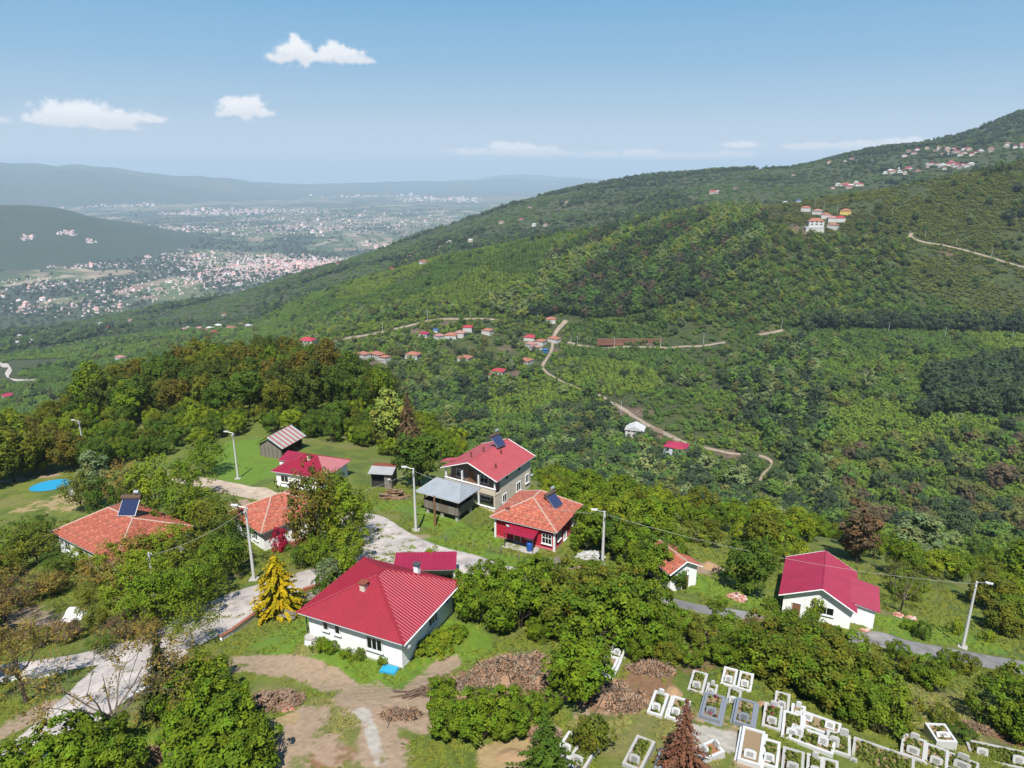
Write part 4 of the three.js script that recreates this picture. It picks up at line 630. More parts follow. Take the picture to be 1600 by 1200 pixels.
// ---------------------------------------------------------------- plants on the village hill
const occupied = Object.values(PLOT);
function inHouse(x, z, m = .6) { for (const p of occupied) { const dx = x - p.x, dz = z - p.z, c = Math.cos(p.a * R), s = Math.sin(p.a * R), lx = dx * c + dz * s, lz = -dx * s + dz * c; if (Math.abs(lx) < p.L / 2 + m && Math.abs(lz) < p.D / 2 + m) return true; } return false; }
function bunch(sh, name, base, cat, group, list) { for (const [u, v, h, w, mat, bk] of list) { const label = base; const p = P(u, v); plant(sh, mat ?? 'hazel', p.x, p.z, h, w, name, label, cat, list.length > 1 ? group : undefined, bk ?? bark); } }
const one = (sh, name, label, cat, u, v, h, w, mat, bk) => bunch(sh, name, label, cat, null, [[u, v, h, w, mat, bk]]);
bunch('hazel', 'hazel_bush', 'leafy hazel beside the lower concrete road', 'bush', 'hazels by the concrete road', [[62, 1238, 3.6, 4.6, 'bright'], [112, 1200, 3.8, 4.6, 'bright'], [160, 1190, 3.4, 4, 'hazel'], [30, 1215, 2.6, 3, 'bright'], [132, 1230, 3.6, 4.4, 'bright'], [188, 1225, 3, 3.6, 'hazel']]);
bunch('hazel', 'hazel_bush', 'hazel in the clump beside the firewood heap', 'bush', 'hazels beside the firewood heap', [[312, 1078, 3.2, 3.4, 'bright'], [330, 1112, 4.2, 4.4, 'fresh'], [300, 1130, 3.6, 4, 'bright'], [350, 1140, 4, 4.2, 'bright'], [322, 1172, 4, 4.6, 'bright'], [375, 1178, 3.8, 4.2, 'hazel'], [345, 1208, 3.8, 4.8, 'bright'], [402, 1200, 3.2, 3.6, 'hazel'], [300, 1192, 3.2, 4, 'hazel'], [338, 1062, 2, 2.4, 'bright'], [262, 1118, 2, 2.6, 'hazel'], [390, 1225, 3, 4, 'hazel']]);
bunch('hazel', 'hazel_bush', 'hazel in front of the big brown brush pile', 'bush', 'hazels in front of the brush pile', [[698, 1122, 2.0, 2.6, 'bright'], [735, 1132, 2.6, 3.2, 'hazel'], [775, 1138, 2.8, 3.4, 'bright'], [818, 1126, 2.2, 2.8, 'hazel'], [705, 1146, 2.6, 3.2, 'hazel'], [748, 1154, 2.6, 3.2, 'bright'], [790, 1150, 2.4, 3, 'hazel'], [852, 1118, 1.8, 2.4, 'hazel'], [690, 1086, 1.6, 2, 'bright']]);
one('round', 'walnut_tree', 'rounded bright green tree standing alone beside the big brush pile', 'tree', 903, 1098, 5.2, 4.8, 'bright');
bunch('hazel', 'hazel_bush', 'tall hazel in the hedge behind the white bungalow', 'bush', 'hazels in the hedge behind the white bungalow', [[742, 968, 4.6, 4.6, 'bright'], [775, 985, 4.8, 5, 'hazel'], [728, 940, 3.4, 3.6, 'bright'], [812, 978, 5, 5.4, 'bright'], [790, 955, 4.8, 5, 'bright'], [850, 965, 5, 5.4, 'hazel'], [832, 938, 4.4, 4.8, 'bright'], [875, 985, 5, 5.6, 'olive'], [910, 1000, 5, 5.6, 'hazel'], [945, 1012, 5.2, 6, 'hazel'], [985, 1008, 5.2, 6, 'bright'], [925, 968, 5, 5.8, 'olive'], [965, 978, 5, 5.8, 'hazel'], [1005, 985, 4.6, 5.2, 'hazel'], [895, 945, 4.6, 5.2, 'olive'], [940, 940, 4.2, 5, 'hazel'], [985, 955, 4.4, 5, 'olive'], [1020, 965, 3.6, 4.4, 'hazel'], [765, 925, 3.6, 4, 'bright'], [860, 930, 3.2, 3.6, 'bright'], [845, 1000, 2.2, 2.6, 'bright'], [1030, 1020, 3.2, 3.6, 'hazel'], [1000, 1030, 2.6, 3, 'hazel']]);
bunch('hazel', 'hazel_bush', 'hazel in the thicket uphill of the graves', 'bush', 'hazels in the thicket uphill of the graves', [[1042, 1036, 2.0, 2.8, 'olive'], [1075, 1040, 1.8, 2.6, 'hazel'], [1118, 1036, 2.2, 3, 'hazel'], [1095, 1010, 2.4, 3.2, 'olive'], [1130, 995, 2.6, 3.4, 'hazel'], [1060, 990, 2.4, 3, 'hazel'], [1150, 1030, 2.6, 3.2, 'hazel'], [1180, 1052, 3.8, 4.6, 'hazel'], [1215, 1068, 4, 5, 'olive'], [1255, 1082, 4.2, 5.2, 'hazel'], [1295, 1102, 4.2, 5.2, 'olive'], [1335, 1126, 3.6, 4.4, 'hazel'], [1378, 1146, 3.2, 4, 'hazel'], [1205, 1030, 4, 4.8, 'olive'], [1245, 1042, 4.2, 5.2, 'hazel'], [1285, 1060, 4.2, 5.2, 'olive'], [1325, 1082, 4, 5, 'olive'], [1365, 1110, 3.8, 4.8, 'hazel'], [1190, 1010, 3.4, 4.2, 'olive'], [1230, 1020, 3.8, 4.6, 'hazel'], [1270, 1032, 3.8, 4.8, 'olive'], [1312, 1038, 3.6, 4.8, 'hazel'], [1350, 1058, 3.2, 4.4, 'olive'], [1400, 1130, 3, 3.8, 'olive']]);
bunch('hazel', 'hazel_bush', 'separate hazel in the meadow below the grey lane', 'bush', 'hazels in the dry meadow', [[1450, 1072, 3.2, 4, 'hazel'], [1425, 1060, 2.4, 3, 'olive'], [1560, 1138, 4.4, 5, 'hazel'], [1592, 1112, 4.6, 5.4, 'bright'], [1585, 1155, 3.6, 4.4, 'hazel'], [1505, 1052, 2.2, 2.8, 'olive'], [1480, 1040, 2, 2.6, 'hazel'], [1620, 1140, 4.4, 5.2, 'hazel'], [1562, 1075, 2.6, 3.2, 'olive'], [1470, 1132, 1.6, 2.2, 'olive'], [1498, 1158, 1.4, 2, 'mid'], [1405, 1035, 2.2, 2.8, 'hazel']]);
one('spruce', 'spruce_tree', 'young green spruce beside the sandy pit', 'tree', 852, 1228, 5.2, 4, 'needle');
one('shrub', 'shrub', 'thin olive shrub between the spruce and the graves', 'shrub', 925, 1172, 2.4, 2.8, 'olive');
one('spruce', 'spruce_tree', 'dead rusty brown conifer standing among the graves', 'tree', 1064, 1212, 5.4, 3.2, 'rust');
one('cedar', 'golden_conifer', 'golden yellow conifer beside the concrete road', 'tree', 437, 958, 6, 5.6, 'gold');
one('spruce', 'conifer', 'dull brownish green conifer at the roadside near the hazels', 'tree', 262, 1112, 6.4, 4.2, 'thuja');
bunch('airy', 'leafy_tree', 'tree overgrowing the shrub wrapped tile roofed house', 'tree', 'trees over the shrub wrapped tile house', [[205, 972, 5.4, 5.2, 'fresh'], [245, 985, 5.8, 5.6, 'bright'], [290, 972, 5.4, 5.4, 'bright'], [320, 945, 5, 5, 'hazel'], [268, 945, 5.4, 5.4, 'fresh'], [225, 935, 5.2, 5.4, 'fresh'], [182, 930, 4.2, 4.4, 'straw'], [345, 912, 5.6, 5, 'hazel'], [300, 915, 5.6, 5.4, 'olive'], [365, 890, 6.2, 5.6, 'mid'], [335, 880, 6.2, 6, 'olive'], [270, 885, 5.4, 5.8, 'fresh'], [150, 915, 3.4, 4, 'straw'], [185, 905, 4.6, 5, 'fresh'], [215, 895, 5, 5.4, 'straw'], [245, 900, 5, 5.4, 'fresh']]);
one('airy', 'bronze_tree', 'tall half bronze tree towering over the faded tile roof', 'tree', 492, 872, 11.5, 8.2, 'bronze');
bunch('airy', 'leafy_tree', 'green tree at the corner of the paved square', 'tree', 'trees by the corner of the square', [[535, 862, 9.4, 7, 'fresh'], [515, 845, 9.8, 7, 'hazel'], [548, 880, 5, 5, 'fresh'], [500, 890, 4, 4.6, 'bright'], [470, 886, 3, 3.6, 'mid'], [560, 840, 6.4, 4.6, 'bright']]);
bunch('shrub', 'shrub', 'loose shrub at the road behind the golden conifer', 'shrub', 'shrubs behind the golden conifer', [[532, 912, 3.6, 3.2, 'fresh'], [518, 918, 3, 2.8, 'pale'], [545, 905, 3.4, 2.8, 'fresh'], [505, 925, 1.8, 2.4, 'mid']]);
one('shrub', 'sapling', 'thin sapling behind the long crimson shed roof', 'tree', 678, 892, 2.8, 2.2, 'fresh');
one('shrub', 'red_vine', 'crimson flowering vine on the eave of the faded tile roof', 'plant', 438, 862, 3.0, 2.4, 'flower');
one('tall', 'silver_tree', 'silvery pale tree standing among the darker crowns by the field', 'tree', 152, 792, 10, 5.6, 'pale');
bunch('round', 'broad_tree', 'broad tree beside the blue tarpaulin field', 'tree', 'broad trees by the tarpaulin field', [[22, 752, 11, 11, 'olive'], [-30, 765, 11, 11, 'fresh'], [62, 742, 9, 8, 'olive'], [112, 735, 8, 8, 'bronze'], [0, 720, 10, 10, 'fresh']]);
bunch('airy', 'broad_tree', 'broad airy tree in front of the gravel path', 'tree', 'broad trees before the gravel path', [[250, 812, 9, 8, 'fresh'], [300, 782, 7.4, 8, 'bright'], [205, 808, 9, 7, 'straw'], [175, 822, 7, 6.4, 'mid'], [330, 742, 7, 7.4, 'hazel'], [285, 832, 7, 7, 'hazel'], [130, 800, 7, 6, 'olive'], [345, 850, 7, 6.4, 'olive'], [318, 832, 6.4, 6, 'fresh']]);
bunch('airy', 'thicket_tree', 'scrubby tree in the plot around the white tarpaulin', 'tree', 'scrub around the white tarpaulin', [[60, 880, 5, 6, 'olive'], [20, 905, 4.6, 5.6, 'olive'], [95, 905, 3.4, 4.4, 'mid'], [40, 945, 3.4, 4.4, 'brown'], [85, 930, 3, 4, 'straw'], [140, 945, 2.4, 3.2, 'olive'], [10, 970, 3.6, 4.4, 'brown'], [150, 980, 2.6, 3.6, 'olive'], [110, 1000, 2, 3.2, 'brown'], [70, 1008, 1.8, 2.8, 'olive'], [195, 1000, 2.4, 3.6, 'brown'], [235, 1000, 2.2, 3, 'straw'], [30, 870, 5, 6, 'hazel'], [130, 890, 3, 3.6, 'fresh'], [-15, 930, 5, 6, 'olive'], [60, 850, 4.4, 5.6, 'mid'], [110, 850, 3, 4.4, 'olive'], [160, 1018, 1.6, 2.6, 'mid']]);
bunch('hazel', 'hazel_bush', 'tall hazel beside and beyond the red house', 'bush', 'hazels beside the red house', [[918, 858, 5.4, 5.4, 'hazel'], [948, 862, 5.4, 5.6, 'mid'], [982, 880, 4.6, 5, 'hazel'], [1020, 892, 4.4, 5, 'mid'], [1050, 898, 3.8, 4.4, 'hazel'], [1000, 860, 5, 5.6, 'bright'], [925, 822, 5.4, 6, 'fresh'], [965, 835, 5.4, 6, 'fresh'], [1040, 868, 4.4, 5.2, 'hazel'], [905, 800, 5, 5.6, 'hazel'], [890, 775, 5.2, 5.6, 'bright'], [868, 760, 5.2, 5.4, 'olive'], [1030, 912, 4.2, 4.6, 'hazel'], [1052, 918, 3, 3.4, 'mid'], [1008, 905, 4.4, 4.8, 'hazel']]);
one('round', 'broad_tree', 'broad dark tree rising behind the small grey shed', 'tree', 655, 758, 9.4, 9.6, 'mid');
one('round', 'broad_tree', 'dark dense tree next to the tile roofed shed', 'tree', 1165, 925, 6.4, 6.6, 'mid');
one('spruce', 'spruce_tree', 'brown tipped spruce behind the broad dark tree', 'tree', 640, 712, 14, 9, 'brown');
one('tall', 'silver_tree', 'pale flowering tree beside the brown tipped spruce', 'tree', 610, 702, 14, 8, 'lime');
one('tall', 'spruce_tree', 'brown conifer behind the crimson gable house', 'tree', 1338, 880, 11, 6.4, 'brown');
one('tall', 'silver_tree', 'silvery topped tree behind the bare tree near the lamp post', 'tree', 1432, 878, 9.5, 8, 'pale');
bunch('round', 'broad_tree', 'deep green tree above the lane lamp post', 'tree', 'deep green trees above the lane', [[1572, 905, 9, 11, 'mid'], [1525, 872, 8, 9, 'mid'], [1610, 930, 9, 10, 'hazel'], [1490, 905, 5, 6, 'hazel'], [1540, 950, 5.4, 6.4, 'olive'], [1590, 985, 5, 6.4, 'hazel'], [1455, 900, 4.4, 5.6, 'fresh'], [1565, 990, 4, 5, 'olive']]);
bunch('shrub', 'shrub', 'small shrub along the grey lane', 'shrub', 'shrubs along the grey lane', [[1272, 968, 3, 2.2, 'fresh'], [1262, 985, 1.8, 2.2, 'hazel'], [1440, 1000, 2.2, 1.8, 'mid'], [1490, 990, 2, 2, 'fresh'], [1540, 1002, 1.6, 2, 'fresh'], [1235, 972, 1.6, 2, 'olive'], [1205, 955, 1.4, 2, 'hazel'], [1420, 985, 1.4, 2, 'bright'], [1300, 1000, 1.2, 1.8, 'mid'], [1120, 952, 1.4, 2, 'hazel']]);
bunch('shrub', 'weed_clump', 'lush weeds along the white bungalow wall', 'plant', 'weeds along the bungalow walls', [[500, 1012, .8, 1.6, 'bright'], [515, 1018, .9, 1.6, 'bright'], [545, 1028, .7, 1.4, 'bright'], [563, 1030, 1.0, 1.0, 'hazel'], [600, 1036, .6, 1.2, 'bright'], [665, 1020, .9, 2, 'fresh'], [682, 1008, 1, 2.2, 'fresh'], [700, 1000, 1, 2.2, 'fresh'], [715, 995, .9, 2, 'bright'], [690, 1022, .7, 1.8, 'fresh']]);

// bare or half-leafed trees
function sparseTree(label, u, v, H, W, r, seed, mat, bk, leaves = 1) {
  const p = P(u, v), g = thing('sparse_tree', label, 'tree', p.x, p.z, 0), L = limbs({ H, y0: H * .3, W, r, seed, stems: 1, forks: 7, sub: 2, reach: .9 }), B = leafBuf(), rnd = mulberry(seed + 5);
  mesh('trunk', L.geo, bk, g); const tw = [];
  for (const [q, d, k] of L.tips) { if (k < 1) continue; for (let i = 0; i < 3; i++) { const e = q.clone().addScaledVector(d.clone().addScaledVector(sph(rnd), .9).normalize(), .5 + rnd() * .7); tw.push(bar(q, e, .012, .006, 3)); for (let j = 0; j < 16 * leaves; j++) addLeaf(B, q.clone().lerp(e, rnd()).addScaledVector(sph(rnd), .25), sph(rnd).add(V(0, .5, 0)).normalize(), .055 + .05 * rnd(), rnd, tintOf(rnd, .2, .3)); } }
  mesh('twig', merge(tw), bk, g); mesh('crown', leafGeo(B), LEAF[mat], g); plants.push([p.x, p.z, W]);
}
sparseTree('forked grey trunked tree with sparse orange leaves on the grass verge', 42, 1098, 8.5, 6, .19, 71, 'straw', bark, .7);
sparseTree('wide bare branched tree with pale bark leaning over the concrete road', 186, 1168, 8, 8.5, .17, 72, 'straw', barkPale, .8);
sparseTree('thin leafless sapling beside the concrete road', 302, 1012, 4, 3.4, .05, 73, 'fresh', bark, .5);
sparseTree('bare pale tree with crooked limbs beside the crimson gable house', 1406, 958, 7, 6, .13, 74, 'olive', barkPale, .6);
sparseTree('slender half bare tree in the scrub above the white tarpaulin', -8, 1010, 8, 6, .15, 75, 'straw', bark, 1);

// the wood on the spur behind the village
{
  const rnd = mulberry(77), mats = ['olive', 'dark', 'mid', 'olive', 'dark', 'dark', 'hazel', 'mid', 'bronze', 'olive'], spots = [];
  for (let k = 0; k < 9000 && spots.length < 96; k++) {
    const b = -36 + rnd() * 28, r = 138 + rnd() * 92, x = r * Math.sin(b * R), z = -r * Math.cos(b * R), [u, v] = project(x, ground(x, z), z);
    if (v > 655 - 15 * Math.max(0, (u - 450) / 150) || (u > 560 && v < 590) || (u < 110 && v > 640)) continue; const wide = 6.5 + rnd() * 3.5;
    if (spots.some(s => Math.hypot(s[0] - x, s[1] - z) < (s[2] + wide) * .34) || plants.some(s => Math.hypot(s[0] - x, s[1] - z) < 5)) continue;
    spots.push([x, z, wide, u, v]);
  }
  spots.sort((a, b) => a[1] - b[1]);
  for (const [x, z, w, u] of spots) plant('round', u > 450 && u < 520 && rnd() < .2 ? 'bronze' : mats[Math.floor(rnd() * mats.length)], x, z, w * (1.1 + .35 * rnd()), w, 'woodland_tree', 'dense broadleaf tree in the dark spur wood', 'tree', 'trees of the wood on the spur');
  one('round', 'woodland_tree', 'yellow green rounded tree at the outer end of the spur wood', 'tree', 98, 652, 10, 8.5, 'lime');
  one('round', 'woodland_tree', 'vivid green rounded tree rising above the spur wood', 'tree', 152, 652, 14.5, 11, 'bright');
  one('tall', 'woodland_tree', 'vivid green narrow tree in front of the spur wood', 'tree', 205, 662, 11.5, 6.5, 'bright');
}
// thickets filling the slope behind and beside the houses
{
  const rnd = mulberry(88), zones = [
    ['low hazel between the houses and the spur wood', 'hazels between houses and spur wood', [[110, 645], [600, 640], [600, 690], [560, 700], [500, 690], [400, 672], [345, 690], [120, 745], [100, 700]], ['hazel', 'olive', 'fresh', 'mid'], 3.6],
    ['hazel bush on the brow behind the two storey house', 'hazels on the brow behind the two storey house', [[600, 640], [700, 660], [830, 700], [900, 760], [860, 790], [835, 720], [770, 690], [700, 720], [640, 720], [560, 700]], ['fresh', 'hazel', 'olive', 'bright'], 3.6],
    ['hazel bush on the steep slope beyond the lane', 'hazels on the slope beyond the lane', [[880, 770], [960, 770], [1100, 800], [1240, 800], [1420, 800], [1600, 830], [1620, 990], [1540, 960], [1400, 950], [1380, 900], [1290, 866], [1230, 880], [1190, 900], [1100, 862], [1040, 850], [900, 800]], ['hazel', 'bright', 'fresh', 'olive', 'mid'], 3.4],
    ['scrub bush beside the tarpaulin field', 'scrub by the tarpaulin field', [[0, 640], [100, 650], [120, 740], [60, 735], [0, 740]], ['olive', 'fresh', 'bronze'], 4],
  ], got = [];
  const rest = [];
  for (const [label, group, poly, mats, gap] of zones) {
    const mine = [];
    for (let k = 0; k < 30000 && mine.length < 190; k++) {
      const b = -40 + rnd() * 82, r = 70 + rnd() * 160, x = r * Math.sin(b * R), z = -r * Math.cos(b * R), [u, v] = project(x, ground(x, z), z);
      if (!inPoly(poly, u, v) || inHouse(x, z, 2.2) || got.some(s => Math.hypot(s[0] - x, s[1] - z) < gap) || plants.some(s => Math.hypot(s[0] - x, s[1] - z) < s[2] * .36 + 1)) continue;
      got.push([x, z]); mine.push([x, z, r, rnd() < .12, mats[Math.floor(rnd() * mats.length)], rnd(), rnd()]);
    }
    mine.sort((a, b) => a[2] - b[2]);
    for (const [i, [x, z, , big, mat, p, q]] of mine.entries()) { const h = (big ? 5.4 : 3.4) + p * 1.4, w = (big ? 5.4 : 4.2) + q * 1.4; if (i < 42) plant(big ? 'round' : 'hazel', mat, x, z, h, w, big ? 'thicket_tree' : 'hazel_bush', label, 'bush', group); else rest.push([x, z, h, w, mat]); }
  }
  for (let k = 0; k < 420; k++) { const b = (rnd() < .5 ? -38 - rnd() * 22 : 43 + rnd() * 18), r = 60 + rnd() * 175, x = r * Math.sin(b * R), z = -r * Math.cos(b * R), [u, , Z] = project(x, ground(x, z), z); if ((u > -40 && u < 1640) || Z < 5) continue; rest.push([x, z, 3.4 + rnd() * 3, 4.4 + rnd() * 2.4, ['hazel', 'olive', 'fresh', 'mid'][k % 4]]); }   // the hill goes on beyond the frame
  const s = SHAPES.hazel; // the bushes farther down the slope read as one thicket
  for (let k = 0; k < s.length; k++) {
    const part = rest.filter((_, i) => i % s.length === k), im = new THREE.InstancedMesh(s[k].crown, leafMat([1, 1, 1]), part.length), m = new THREE.Matrix4(); im.name = numbered('thicket'); tag(im, 'unbroken hazel thicket running down the far side of the village hill', 'thicket', 'far thicket of the village hill', 'stuff');
    part.forEach(([x, z, h, w, mat], i) => { m.compose(V(x, ground(x, z) - .1, z), new THREE.Quaternion().setFromAxisAngle(V(0, 1, 0), i * 2.4), V(w / s[k].W, h / s[k].H, w / s[k].W)); im.setMatrixAt(i, m); im.setColorAt(i, LEAF[mat].color); }); im.castShadow = im.receiveShadow = true; scene.add(im);
  }
}

// ---------------------------------------------------------------- houses across the gully, on the ridges and in the valley
const farWall = std([.43, .42, .40], .9), wallKinds = [farWall, std([.34, .30, .25], .9), std([.25, .23, .21], .9), std([.40, .33, .26], .9), std([.48, .48, .48], .9)], farRoofs = { orange: std([.26, .10, .065], .85), red: std([.30, .022, .035], .7), crimson: std([.26, .012, .045], .6), pink: std([.28, .14, .12], .85), white: std([.42, .42, .42], .7), blue: std([.03, .12, .32], .7), grey: std([.3, .3, .3], .8), brown: std([.17, .11, .08], .9) };
function gablePrism(w, d, e, t, o = .5) { const s = new THREE.Shape([new THREE.Vector2(-w / 2 - o, e - .1), new THREE.Vector2(w / 2 + o, e - .1), new THREE.Vector2(0, t)]), g = new THREE.ExtrudeGeometry(s, { depth: d + 2 * o, bevelEnabled: false }); return g.translate(0, 0, -d / 2 - o); }
function hipPrism(w, d, e, t, o = .5) { const x = w / 2 + o, z = d / 2 + o, r = Math.max(.2, Math.abs(w - d) / 2), A = V(-x, e, z), B = V(x, e, z), C = V(x, e, -z), E = V(-x, e, -z), p = w > d ? V(-r, t, 0) : V(0, t, r), q = w > d ? V(r, t, 0) : V(0, t, -r), u = [[0, 0], [1, 0], [1, 1], [0, 1]]; return geoFrom(w > d ? [[A, B, q, p, ...u], [B, C, q, q, ...u], [C, E, p, q, ...u], [E, A, p, p, ...u], [E, C, B, A, ...u]] : [[A, B, p, p, ...u], [B, C, q, p, ...u], [C, E, q, q, ...u], [E, A, p, q, ...u], [E, C, B, A, ...u]]); }
function farHouse(u, v, w, d, e, roof, label, group, o = {}) {
  const p = P(u, v), turn = o.turn ?? -.45 + (hash2(u, v, 3) - .5) * .8, g = thing('house', label, 'house', p.x, p.z, turn, group), t = e + (o.rise ?? w * .2);
  mesh('wall', box(w, e + 3, d, 0, e / 2 - 1.5, 0), o.wall ?? (o.plain ? wallKinds[Math.floor(hash2(Math.round(u * 7), Math.round(v * 7), 11) * 5)] : farWall), g); mesh('roof', o.hip === false ? gablePrism(w, d, e, t) : hipPrism(w, d, e, t), farRoofs[roof], g);
  if (o.detail) { for (const y of e > 4 ? [.9, 3.5] : [.9]) for (const x of [-w * .3, 0, w * .3]) mesh('window', box(w * .12, 1.2, .1, x, y + .6, d / 2 + .04), M.glass, g); for (const z of [-d * .25, d * .25]) mesh('window', box(.1, 1.2, d * .13, w / 2 + .04, 1.5, z), M.glass, g); }
  keep.push([p.x, p.z, Math.max(w, d) * .6 + 1]); return g;
}
const keep = [];
const ham = 'hamlet houses across the gully';
farHouse(481, 540, 13, 9, 5.6, 'red', 'tall white house with red roof beside the terrace wall beyond the spur wood', null, { detail: true, turn: -.2 });
{ const p = P(478, 547); const w = thing('terrace_wall', 'long pale terrace wall below the tall white red roofed house', 'wall', p.x, p.z, -.25); mesh('wall', box(24, 4, .5, 3, .6, 0), std([.42, .4, .37], .9), w); mesh('coping', box(24.4, .2, .8, 3, 2.7, 0), farWall, w); }
farHouse(992, 680, 10.5, 9, 4.6, 'white', 'white house with a white metal roof beside the earth lane', null, { hip: false, turn: -.3, detail: true, rise: 2.6 });
farHouse(1025, 684, 7, 6, 4, 'brown', 'small brown weathered barn next to the white roofed house', null, { wall: std([.2, .14, .1], .95), turn: -.2, hip: false });
farHouse(1056, 710, 11.5, 9.5, 5.4, 'crimson', 'two storey white house with crimson roof down in the gully', null, { turn: -.5, detail: true, wall: std([.45, .48, .55], .9) });
farHouse(1069, 712, 3.4, 3, 2.4, 'crimson', 'little white outbuilding with crimson roof beside the gully house', null, { turn: -.5 });
farHouse(779, 590, 9, 9, 6, 'red', 'tall house with stepped red roofs in the middle of the hamlet', null, { detail: true, turn: -.3 });
farHouse(771, 591, 6, 6, 3, 'crimson', 'low crimson roofed wing beside the tall stepped house', null, { turn: -.3 });
farHouse(663, 526, 8.5, 7, 3.6, 'crimson', 'white hamlet house with vivid crimson roof below the upper lane', null, { detail: true });
farHouse(590, 560, 11, 8, 4.4, 'orange', 'long orange roofed house on the bare earth plot of the hamlet', null, { detail: true });
farHouse(602, 565, 7, 7, 4.6, 'orange', 'tall white house standing beside the dark hamlet conifer', null, { detail: true });
farHouse(646, 559, 11, 9, 3.6, 'orange', 'wide orange roofed white house in the hamlet trees', null, { detail: true });
farHouse(822, 568, 9, 9, 3.4, 'orange', 'orange hipped house near the bend of the earth lane', null, { detail: true });
farHouse(681, 519, 4.5, 4, 2.6, 'blue', 'small blue roofed hut near the upper lane', null);
farHouse(852, 551, 3.4, 3.4, 3, 'blue', 'bright blue tank hut beside the earth lane bend', null, { wall: std([.03, .14, .32], .7) });
for (const [u, v, r] of [[687, 529, 'pink'], [705, 528, 'orange'], [719, 525, 'pink'], [731, 516, 'red'], [762, 521, 'orange'], [569, 559, 'orange'], [727, 564, 'orange'], [829, 531, 'red'], [830, 542, 'pink'], [845, 538, 'orange'], [837, 547, 'pink'], [861, 503, 'orange'], [866, 534, 'orange']]) farHouse(u, v, 8 + 3 * hash2(u, v, 1), 7 + 2 * hash2(u, v, 2), 3 + hash2(u, v, 4), r, 'tile roofed house in the hamlet across the gully', ham);
farHouse(1274, 352, 17, 10, 5, 'orange', 'long two part orange roofed house on the hillside farmstead', null, { detail: true, turn: -.15 });
farHouse(1272, 360, 20, 8, 3.6, 'white', 'white walled terrace building below the hillside farmstead', null, { turn: -.15, rise: .8 });
farHouse(1321, 334, 12, 9, 3.6, 'orange', 'yellow walled house with orange roof above the hillside farmstead', null, { wall: std([.5, .38, .1], .9) });
farHouse(1227, 318, 11, 7, 3.4, 'white', 'white flat looking house on the skyline of the near ridge', null, { rise: 1.2 }); farHouse(1247, 318, 6, 6, 4, 'blue', 'blue and white house on the skyline of the near ridge', null); farHouse(1413, 291, 14, 8, 3.6, 'white', 'long white building on the crest of the near ridge', null, { rise: 1 });
for (const [u, v, r] of [[1259, 329, 'orange'], [1277, 334, 'pink'], [1300, 345, 'pink'], [1312, 345, 'red'], [1301, 356, 'orange'], [1290, 340, 'orange']]) farHouse(u, v, 11, 8, 3.6, r, 'reddish roofed house of the hillside farmstead', 'houses of the hillside farmstead');
{ // scattered houses on the far ridges
  const rnd = mulberry(61), rl = ['orange', 'pink', 'red', 'white', 'white', 'orange', 'crimson', 'grey'];
  const spots = (list, label, group, s = 1) => { for (const [u, v] of list) farHouse(u, v, (7.5 + 5 * rnd()) * s, (7 + 3 * rnd()) * s, 3 + 2 * rnd(), rl[Math.floor(rnd() * rl.length)], label, group, { plain: true }); };
  const cloudOf = (u, v, su, sv, n) => Array.from({ length: n }, () => [u + (rnd() + rnd() - 1) * su, v + (rnd() + rnd() - 1) * sv]);
  spots([...cloudOf(1480, 238, 80, 9, 30), ...cloudOf(1478, 259, 48, 8, 24), ...cloudOf(1400, 269, 40, 8, 22), ...cloudOf(1322, 291, 26, 5, 16), ...cloudOf(1580, 229, 25, 4, 5)], 'far house of the upper village', 'houses of the upper village');
  spots([...cloudOf(1118, 301, 14, 4, 6), [1150, 296], [1320, 253], [1296, 255], [1330, 250], [1360, 252], [1540, 205], [1240, 275], [971, 333], [984, 334], [910, 337], [886, 317]], 'lone far house on the distant ridge', 'lone houses on the distant ridge');
  spots([[784, 349], [814, 344], [828, 325], [835, 353], [853, 353], [715, 374], [702, 380], [722, 371], [735, 378], [690, 386], [612, 424], [655, 411], [662, 413], [640, 402], [523, 407], [529, 413], [535, 405]], 'far house on the falling ridge flank', 'houses on the falling flank');
  spots([[295, 514], [319, 519], [328, 515], [342, 512], [335, 522], [367, 516], [376, 509], [351, 493], [312, 516], [288, 517], [389, 513], [360, 515]], 'house in the hamlet just above the spur wood', 'houses above the spur wood', .9);
  spots([[115, 517], [122, 522], [156, 507], [105, 530], [110, 527], [86, 533], [50, 535], [27, 537], [31, 526], [204, 502], [77, 522], [128, 519], [96, 528], [170, 515]], 'house on the low slope at the valley edge', 'houses at the valley edge', .95);
  farHouse(189, 562, 10, 8, 3.6, 'pink', 'pink roofed house peeping over the spur wood', null); farHouse(14, 622, 10, 9, 3.4, 'crimson', 'crimson roofed house below the winding road at the picture edge', null);
}
